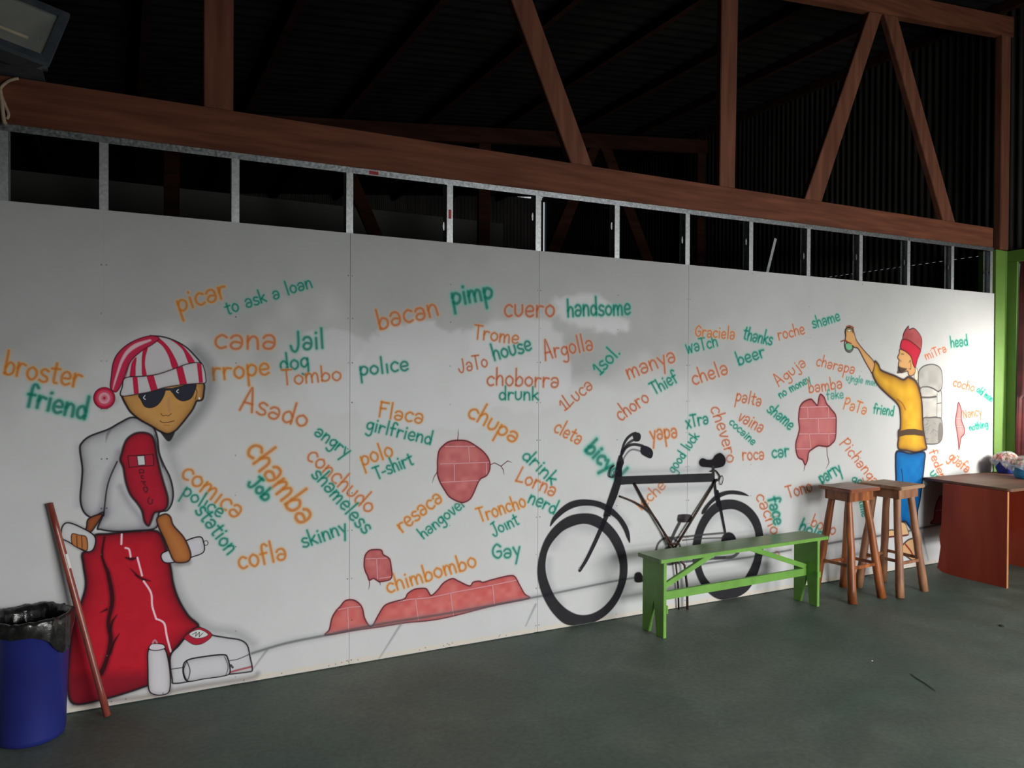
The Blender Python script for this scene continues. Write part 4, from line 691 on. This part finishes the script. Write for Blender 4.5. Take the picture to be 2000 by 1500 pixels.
# green corner column, frame of the right-hand opening, corrugated side wall
gc = empty('wall_right'); tag(gc, kind='structure')
mb = MB(); mb.box(7.945, 8.125, -.004, .16, 0, 2.85); mb.build('corner_pier', M['colgreen'], gc)
mb = MB(); mb.box(8.126, 8.172, -.09, .16, 0, 2.742); mb.build('jamb', M['colgreen'], gc)
mb = MB(); mb.box(8.126, 8.30, -2.6, .16, 2.744, 2.85); mb.build('header', M['colgreen'], gc)
mb = MB(); mb.box(8.162, 8.30, -2.6, -.097, 0, .70); mb.build('low_wall', M['colgreen'], gc)
def corr(y0, y1, z0, z1, x, amp=.009, per=.076, axis='y'):
    n = int((y1-y0)/per*6); V = []; Fc = []
    for i in range(n+1):
        t = y0+(y1-y0)*i/n; h = amp*math.sin(2*math.pi*(t-y0)/per)
        for z in (z0, z1): V.append((x+h, t, z) if axis == 'y' else (t, x+h, z))
    for i in range(n): Fc.append((2*i, 2*i+1, 2*i+3, 2*i+2))
    return V, Fc
mb = MB(); V, Fc = corr(-2.6, 9, 2.86, 5.4, 8.24); mb.add(V, Fc, True); V, Fc = corr(.17, 9, 0, 2.86, 8.24); mb.add(V, Fc, True); mb.build('corrugated_sheet', M['corr'], gc)
mb = MB(); mb.box(8.16, 8.32, -12, -2.6, 0, 5.4); tag(mb.build('wall_side', M['corr']), kind='structure')
mb = MB(); mb.box(-5.1, -5, -12, 9, 0, 4.6); tag(mb.build('wall_left', M['corr']), kind='structure')
mb = MB(); V, Fc = corr(-5, 8.2, 0, 5.2, 9.0, axis='x'); mb.add(V, Fc, True); tag(mb.build('wall_far', M['corr']), kind='structure')
mb = MB(); mb.box(-5, 5.9, 6.2, 6.3, 0, 4.0); tag(mb.build('wall_partition', M['farwall']), kind='structure')
mb = MB(); mb.box(-5, 16, -6.9, -6.8, 2.50, 5.6); tag(mb.build('wall_front', M['corrroof']), kind='structure')  # unseen header, placed and sized to cut light on the upper wall and trusses
mb = MB(); mb.box(-5, 4.9, -5.6, -5.5, 2.08, 4.75); tag(mb.build('front_light_blocker', M['corrroof']), kind='structure')  # added unseen panel, keeps light off the upper left wall and beam
def zroof(X): return 4.86+.105*(X-5.25)
ro = empty('ceiling'); tag(ro, kind='structure')
n = 520; V = []; Fc = []
for i in range(n+1):
    Y = -12+21*i/n; h = .012*math.sin(2*math.pi*Y/.152)
    for X in (-5.1, 8.6): V.append((X, Y, zroof(X)+.09+h))
for i in range(n): Fc.append((2*i, 2*i+1, 2*i+3, 2*i+2))
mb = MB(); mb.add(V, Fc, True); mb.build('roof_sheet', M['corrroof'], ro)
for i in range(13):
    X = -4.4+i*1.05; mb = MB(); mb.box(X-.03, X+.03, -12, 9, zroof(X)-.01, zroof(X)+.075); mb.build('purlin', M['darkwood'], ro)
gd = MB(); gd.box(8.4, 30, -12, 9, -.3, -.12); tag(gd.build('ground_outside', M['earth']), kind='structure')
gd = MB(); gd.box(-5, 30, -30, -12.05, -.3, -.12); tag(gd.build('ground_front', M['earth']), kind='structure')

# trusses: lower chord, upper chord, posts and braces
def truss(Y, label, wm, pm):
    t = empty('roof_truss', (0, Y, 0)); tag(t, label, 'roof truss', 'timber roof trusses')
    y0, y1 = .0, .075
    def quad(name, pts, mat, ya=y0, yb=y1):
        mb = MB(); mb.prism(pts, 'y', ya, yb); return mb.build(name, mat, t, bevel=.004)
    lo = lambda X: 2.81+.009*(X-1.2); hi = lambda X: 3.022+.004*(X-1.2)
    xe = 7.905
    quad('lower_chord', [(-3, lo(-3)), (xe, lo(xe)), (xe, hi(xe)), (-3, hi(-3))], wm)
    uc = lambda X: 4.575+.105*(X-5.25)
    quad('upper_chord', [(-3, uc(-3)), (8.2, uc(8.2)), (8.2, uc(8.2)+.19), (-3, uc(-3)+.19)], wm)
    def mem(name, xa0, xa1, xb0, xb1, off=0):
        quad(name, [(xa0, hi(xa0)), (xa1, hi(xa1)), (xb1, uc(xb1)), (xb0, uc(xb0))], pm, .012+off, .062+off)
    mem('post', 1.064, 1.208, 1.062, 1.21)
    mem('brace', 3.293, 3.46, 2.70, 2.86); mem('post', 4.564, 4.713, 4.571, 4.735)
    mem('brace', 5.440, 5.630, 6.175, 6.335); mem('brace', 7.170, 7.350, 6.36, 6.53)
    mem('brace', -.9, -.73, -1.5, -1.34); mem('post', -2.5, -2.35, -2.5, -2.35)
    quad('post', [(8.012, 2.86), (8.15, 2.86), (8.155, uc(8.155)), (8.012, uc(8.012))], pm, .0, .06)
    return t
truss(0, 'red-brown timber roof truss resting along the top of the painted wall', M['beamwood'], M['postwood'])
truss(4.2, 'second timber roof truss in the dark behind the metal studs', M['darkwood'], M['darkwood'])  # rear truss in darker timber colour that stands in for the shade there

# ------------------------------------------------------------------ things
# leaning metal stud behind the wall
a = WP(1514, 466, .45); b = WP(1499, 527, .45); d = b-a; e_ = a+d*(a[2]-.0)/(a[2]-b[2])
mb = MB(); mb.beam(a, (e_[0], e_[1], .004), .028, .012, up=(0, 1, 0)); mb.beam(a+np.array([.014, .012, 0]), (e_[0]+.014, e_[1]+.012, .004), .002, .03, up=(0, 1, 0))
tag(mb.build('metal_bar', M['galvstud']), 'loose galvanised metal bar leaning behind the stud frame', 'metal bar')

# bench
bn = empty('bench', (3.70, -.345, 0), math.radians(1.3)); tag(bn, 'long green painted wooden bench against the painted bicycle', 'bench')
mb = MB(); mb.box(-.035, 1.515, -.115, .112, .475, .50); mb.build('seat', M['greentop'], bn, bevel=.003)
mb = MB(); mb.box(-.030, 1.510, -.1165, -.1152, .4765, .4985); mb.build('seat_edge', M['green'], bn)
for x in (0, 1.41):
    mb = MB(); mb.prism([(-.105, 0), (-.035, 0), (-.008, .21), (.045, 0), (.105, 0), (.105, .474), (-.105, .474)], 'x', x, x+.024); mb.build('leg', M['green'], bn, bevel=.002)
mb = MB(); mb.box(.0245, 1.4095, -.012, .012, .205, .258); mb.build('stretcher', M['green'], bn, bevel=.002)
for x0, x1 in ((.026, .52), (1.408, .84)):
    mb = MB(); mb.beam((x0, 0, .268), (x1, 0, .462), .022, .035, up=(0, 0, 1)); mb.build('brace', M['green'], bn, bevel=.002)

mb = MB(); mb.box(1.404, 1.438, -.112, -.095, .208, .252); mb.build('peg', M['green'], bn, bevel=.002)
mb = MB(); mb.box(.0245, .04, -.103, -.085, .15, .20); mb.build('peg', M['green'], bn, bevel=.002)
# stools
def stool(name, label, loc, rz, h, seat, splay, lm, sm, r0, r1, seed, split):
    rnd = random.Random(seed); t = empty(name, loc, rz); tag(t, label, 'stool', 'wooden stools by the wall')
    sx_, sy_ = seat; mb = MB(); mb.box(-sx_/2, sx_/2, -sy_/2, sy_/2, h-.026, h); mb.build('seat', sm, t, bevel=.005)
    if split: mb = MB(); mb.box(-sx_/2+.004, sx_/2-.004, -.0015, .0015, h-.002, h+.0006); mb.build('seat_joint', M['darkwood'], t)
    ax, ay = sx_/2-.035, sy_/2-.035
    for (x0, x1, y0, y1) in ((-ax, ax, -ay, -ay+.016), (-ax, ax, ay-.016, ay), (-ax, -ax+.016, -ay+.017, ay-.017), (ax-.016, ax, -ay+.017, ay-.017)):
        mb = MB(); mb.box(x0, x1, y0, y1, h-.098, h-.027); mb.build('apron', lm, t, bevel=.002)
    P = {}
    for sx in (-1, 1):
        for sy in (-1, 1):
            top = Vector((sx*(ax-.045), sy*(ay-.045), h-.028)); bot = Vector((sx*splay, sy*splay, 0)); pts = []; rad = []
            for k in range(9):
                f = k/8; p = bot.lerp(top, f); wob = .0022*math.sin(f*7+rnd.random()*6)*(0 < k < 8); pts.append(p+Vector((wob, -wob*.6, 0))); rad.append((r0+(r1-r0)*f)*(1+.04*math.sin(k*2.1+seed)))
            mb = MB(); mb.tube(pts, rad, 9); mb.build('leg', lm, t); P[sx, sy] = (bot, top)
    def at(s, z): b0, t0 = P[s]; return b0.lerp(t0, z/t0.z)
    for s1, s2, z in (((-1, -1), (1, -1), .245), ((-1, 1), (1, 1), .235), ((-1, -1), (-1, 1), .262), ((1, -1), (1, 1), .255)):
        mb = MB(); mb.beam(at(s1, z), at(s2, z+rnd.uniform(-.008, .008)), .016, .022); mb.build('rung', lm, t, bevel=.002)
    return t
stool('bar_stool', 'red-brown varnished wooden stool nearest the green bench', (5.565, -.315, 0), math.radians(1), .826, (.335, .29), .165, M['stool'], M['stoolseat'], .033, .025, 3, False)
stool('bar_stool', 'paler weathered wooden stool in front of the painted hiker', (6.005, -.355, 0), math.radians(6), .826, (.335, .335), .168, M['stool2'], M['stool2seat'], .032, .026, 5, True)

# table
tb = empty('table', (6.84, -.745, 0)); tag(tb, 'brown wooden panel-sided table beside the right end of the painted wall', 'table')
mb = MB(); N_ = []
for (cx_, cy_, a0) in ((.03+.025, -.012+.03, 180), (1.20, -.012+.03, 270), (1.20, .66, 0)):
    for k in range(5): a = math.radians(a0+k*22.5); N_.append((cx_+.045*math.cos(a), cy_+.045*math.sin(a)))
N_.append((.055, .735)); mb.prism(N_, 'z', .757, .779); mb.build('tabletop', M['tabletop'], tb, bevel=.004)
prof = [(0, 0), (.40, .0), (.52, .008), (.565, .035), (.552, .09), (.535, .22), (.548, .30), (.53, .42), (.52, .756), (0, .756)]
mb = MB(); mb.prism(prof, 'x', 0, .020); mb.build('side_panel', M['tableside'], tb)
mb = MB(); mb.box(-.0005, .0205, -.0035, 0, 0, .756); mb.build('edge_band', M['edgewood'], tb)
mb = MB(); mb.box(.83, .85, 0, .60, 0, .756); mb.build('side_panel', M['tableside'], tb)
mb = MB(); mb.box(.0205, .83, .50, .516, .25, .756); mb.build('back_panel', M['tableside'], tb)

# bowls with sweets under clear plastic
def bowl(name, label, loc, r, h, mat, seed):
    rnd = random.Random(seed); t = empty(name, loc); tag(t, label, 'bowl', 'plastic bowls on the table')
    prof = [(0, 0), (r*.62, 0), (r*.70, .012), (r*.86, h*.55), (r*.96, h-.008), (r*1.05, h-.004), (r*1.05, h), (r*.95, h), (r*.83, h*.55), (r*.66, .008), (0, .006)]
    mb = MB(); mb.lathe(prof, n=36); mb.build('shell', mat, t)
    for mk, cnt_, nm in (('food1', 60, 'pink_sweets'), ('food2', 40, 'cream_sweets')):
        mb = MB()
        for i in range(cnt_):
            a = rnd.random()*6.28; rr = r*.85*math.sqrt(rnd.random()); z = h+.045*(1-(rr/r)**2)+rnd.uniform(-.02, .012); s = rnd.uniform(.012, .02)
            ex = Matrix.Rotation(rnd.random()*6, 3, 'Z') @ Matrix.Rotation(rnd.random()*6, 3, 'X'); V = []
            for zz_, q in ((-1, .45), (-.4, 1), (.4, 1), (1, .45)):
                for k in range(6): v = ex @ Vector((s*q*math.cos(k*1.047), s*q*math.sin(k*1.047), s*1.3*zz_)); V.append((rr*math.cos(a)+v.x, rr*math.sin(a)+v.y, z+v.z))
            mb.add(V, [tuple(range(5, -1, -1)), tuple(range(18, 24))]+[(j*6+k, j*6+(k+1) % 6, (j+1)*6+(k+1) % 6, (j+1)*6+k) for j in range(3) for k in range(6)], True)
        tag(mb.build(nm, M[mk], t), kind='stuff')
    ph = [rnd.random()*6 for _ in range(4)]
    def wob(rr, z, a, i):
        k = .010*math.sin(7*a+ph[0])+.008*math.sin(13*a+ph[1]+i)+.005*math.sin(23*a+ph[2]*i); return rr*(1+k*3*(rr/r)), z+k*(.5+rr/r)
    mb = MB(); mb.lathe([(.004, h+.074), (r*.25, h+.072), (r*.5, h+.060), (r*.75, h+.042), (r*.95, h+.022), (r*1.08, h+.002), (r*1.14, h-.022), (r*1.2, h-.028)], n=64, wob=wob); mb.build('plastic_wrap', M['wrap'], t)
    return t
bowl('bowl', 'light blue plastic bowl of sweets under plastic wrap, front of the table', (7.68, -.455, .7795), .155, .115, M['bluebowl'], 1)
bowl('bowl', 'navy blue plastic bowl behind the light blue bowl', (7.89, -.145, .7795), .105, .115, M['navybowl'], 2)

# maroon curtain in the opening
mb = MB(); ny = 14; V = []; Fc = []
outl = [(2.74, -.10, -.30), (2.2, -.10, -.30), (1.6, -.10, -.30), (1.5, -.10, -.28), (1.46, -.10, -.17), (.84, -.10, -.155)]
for r_, (z, ya, yb) in enumerate(outl):
    for k in range(ny+1): f = k/ny; V.append((8.158+.077*f+.006*math.sin(f*22)-.055*(2.74-z)/1.9*(1-f), ya+(yb-ya)*f, z))
for r_ in range(len(outl)-1):
    for k in range(ny): i = r_*(ny+1)+k; Fc.append((i, i+1, i+ny+2, i+ny+1))
mb.add(V, Fc, True); o = mb.build('curtain', M['maroon']); tag(o, 'dark maroon curtain hanging in the green framed opening', 'curtain')
sm_ = o.modifiers.new('thickness', 'SOLIDIFY'); sm_.thickness = .004

# waste bin
bnx, bny = .325, -.185
bi = empty('waste_bin', (bnx, bny, 0)); bi.scale = (1, 1, .95); tag(bi, 'blue plastic waste bin lined with a black bag', 'waste bin')
mb = MB(); mb.lathe([(0, 0), (.120, 0), (.132, .008), (.137, .03), (.152, .555), (.158, .56), (.158, .572), (.148, .572), (.130, .03), (0, .02)], n=48); mb.build('body', M['bin'], bi)
rnd = random.Random(4); ph = [rnd.random()*6 for _ in range(8)]
def wb_(r, z, a, i):
    f = math.sin(5*a+ph[0])*.4+math.sin(11*a+ph[1])*.3+math.sin(19*a+ph[2]+i*.8)*.25+math.sin(31*a+ph[3]*i)*.2
    d = (a-math.radians(-38)+math.pi) % (2*math.pi)-math.pi; sag = math.exp(-(d/.42)**2)      # the bag hangs lower at its knotted corner
    low = max(0, (i-6)/4); return r+.006*f+.012*sag*low, z+.007*f*(i > 2)-.10*sag*low*(1 if i > 6 else 0)
mb = MB(); mb.lathe([(.0, .10), (.112, .12), (.128, .40), (.136, .56), (.149, .586), (.162, .588), (.167, .575), (.168, .562), (.168, .548), (.166, .532), (.163, .518)], n=110, wob=wb_); mb.build('bin_liner', M['bag'], bi)

# pole
p0 = Vector((.628, -.125, .009)); p1 = Vector((.384, -.016, 1.025)); pl = empty('broomstick', (p0.x, p0.y, 0)); tag(pl, 'red-brown wooden pole leaning on the wall beside the blue bin', 'pole')
o0 = Vector((p0.x, p0.y, 0)); mb = MB(); q = [p0.lerp(p1, k/8)-o0 for k in range(9)]; mb.tube(q, [.016, .0162, .0158, .016, .016, .0158, .0155, .015, .015], 16); mb.build('shaft', M['stick'], pl)
dd = (p1-p0).normalized(); s0 = p0.lerp(p1, .73)-o0; mb = MB(); sd = Vector((.75, -.66, 0)).normalized(); c0 = s0+sd*.0165; mb.beam(c0-dd*.035, c0+dd*.035, .004, .014, up=tuple(Vector((.66, .75, 0)))); mb.build('sticker', M['white'], pl)

# iron rods of the real bicycle stand in front of the painted bicycle
rk = empty('iron_bicycle_frame', (4.20, -.03, 0)); tag(rk, 'thin rusty iron rods forming the frame tubes of the painted bicycle', 'iron frame')
ro_ = np.array([4.20, -.03, 0])
def rod(name, px, Y, rad=.0065, curve=False, r2=None):
    px = smooth(px) if curve else np.asarray(px, float)
    Ys = Y if hasattr(Y, '__len__') else [Y]*len(px)
    if len(Ys) != len(px): Ys = list(np.interp(np.linspace(0, 1, len(px)), np.linspace(0, 1, len(Ys)), Ys))
    pts = [Vector(WP(x, y, yy)-ro_) for (x, y), yy in zip(px, Ys)]; mb = MB(); mb.tube(pts, [rad]*len(pts) if r2 is None else list(np.linspace(rad, r2, len(pts))), 8); return mb.build(name, M['rust'], rk)
rod('down_tube', [(1239, 944), (1262, 985), (1316, 1070)], [-.010, -.02, -.035], .0085)
rod('seat_tube', [(1400, 936), (1370, 985), (1312, 1080)], [-.014, -.022, -.035], .0085)
rod('curved_tube', [(1210, 969), (1240, 981), (1268, 999), (1288, 1024), (1310, 1072)], [-.008, -.02, -.035], .006, True)
rod('leg', [(1316, 1068), (1320, 1100), (1324.5, 1146), (1325.5, 1190)], [-.035, -.03, -.026, -.022], .0065)
rod('leg', [(1312, 1076), (1337, 1104), (1342, 1146), (1342.5, 1191)], [-.035, -.04, -.045, -.048], .0085)
rod('crossbar', [(1305, 1062), (1326, 1062)], -.035, .007)
rod('clamp', [(1388, 921), (1397, 919), (1403, 925), (1406, 932), (1402, 940)], -.012, .005, True)
rod('ring', [(1409+4*math.cos(a)*.8-1*math.sin(a), 938+9*math.sin(a)) for a in np.linspace(0, 2*math.pi, 14)], -.010, .0025)
rod('head_bracket', [(1200, 909), (1193, 916), (1190, 929), (1198, 932), (1202, 920)], -.012, .004, True)

# floodlight above the beam at the left, with its cord
fl_ = empty('floodlight', (.225, -.16, 3.03)); tag(fl_, 'grey floodlight with a glass front mounted above the timber beam', 'floodlight')
R3 = Matrix.Translation(Vector((-.0, -.10, .10))) @ Matrix.Rotation(math.radians(14), 4, 'Y') @ Matrix.Rotation(math.radians(-24), 4, 'X')
def xf(mb): mb.v = [tuple(R3 @ Vector(v)) for v in mb.v]; return mb
mb = MB(); mb.add([(-.21, -.06, -.15), (.21, -.06, -.15), (.21, -.06, .15), (-.21, -.06, .15), (-.13, .09, -.09), (.13, .09, -.09), (.13, .09, .10), (-.13, .09, .10)], [(0, 1, 5, 4), (1, 2, 6, 5), (2, 3, 7, 6), (3, 0, 4, 7), (4, 5, 6, 7)]); xf(mb).build('housing', M['lampbody'], fl_)
mb = MB()
for x0, x1, z0, z1 in ((-.22, .22, -.16, -.125), (-.22, .22, .125, .16), (-.22, -.185, -.125, .125), (.185, .22, -.125, .125)): mb.box(x0, x1, -.082, -.058, z0, z1)
xf(mb).build('front_frame', M['lampbody'], fl_)
mb = MB(); mb.add([(-.185, -.062, -.125), (.185, -.062, -.125), (.185, -.062, .125), (-.185, -.062, .125), (-.11, .04, -.06), (.11, .04, -.06), (.11, .04, .07), (-.11, .04, .07)], [(0, 1, 5, 4), (1, 2, 6, 5), (2, 3, 7, 6), (3, 0, 4, 7), (4, 5, 6, 7)]); xf(mb).build('reflector', M['reflector'], fl_)
mb = MB(); mb.box(-.185, .185, -.074, -.070, -.125, .125); xf(mb).build('glass', M['lampglass'], fl_)
mb = MB(); mb.tube([(-.09, -.01, 0), (.10, -.01, -.0)], .007, 8); xf(mb).build('lamp_tube', M['bulb'], fl_)
mb = MB(); mb.box(-.10, .16, .02, .05, .0, .10); mb.box(-.10, .14, .02, .235, -.006, .0); mb.box(.14, .16, -.10, .05, .06, .10); mb.build('bracket', M['lampbody'], fl_)
mb = MB(); mb.lathe([(.0, .03), (.012, .028), (.014, 0), (0, 0)], c=(.12, .205, -.001), n=10); mb.build('bolt', M['galv'], fl_)
mb = MB(); P = smooth([(.262, 3.010), (.245, 3.005), (.215, 2.985), (.19, 2.945), (.205, 2.89), (.222, 2.84), (.215, 2.815)]); mb.tube([Vector((x, -.012, z)) for x, z in P], .007, 8)
P = smooth([(.19, 2.945), (.196, 2.90), (.20, 2.85), (.206, 2.80), (.215, 2.79)]); mb.tube([Vector((x, -.020, z)) for x, z in P], .009, 8)
tag(mb.build('cord', M['cord']), 'beige cord tied around the beam below the floodlight', 'cord')

# small things on the floor
def ground_at(x, y, z=0.0):
    d = _R*((x-1000)/F_PX)-_U*((y-750)/F_PX)+_F; t = (z-_C[2])/d[2]; return _C+d*t
tw = [ground_at(x, y, .003) for x, y in ((1779, 1316), (1792, 1326), (1806, 1334), (1827, 1349))]; mb = MB(); mb.tube(tw, [.0016, .0022, .0022, .0014], 6); tag(mb.build('twig', M['paintmark']), 'thin dark twig lying on the green floor', 'twig')
g0 = ground_at(1956, 1223, 0); mb = MB(); mb.lathe([(0, 0), (.016, 0), (.017, .003), (.014, .007), (0, .007)], c=tuple(g0), n=14); tag(mb.build('bottle_cap', M['paintmark']), 'small dark bottle cap on the floor at the right', 'bottle cap')
g0 = ground_at(1703, 1291, 0); mb = MB(); mb.lathe([(0, 0), (.005, 0), (.006, .002), (0, .003)], c=tuple(g0), n=8); tag(mb.build('paper_scrap', M['white']), 'tiny white scrap on the floor in front of the stools', 'paper scrap')
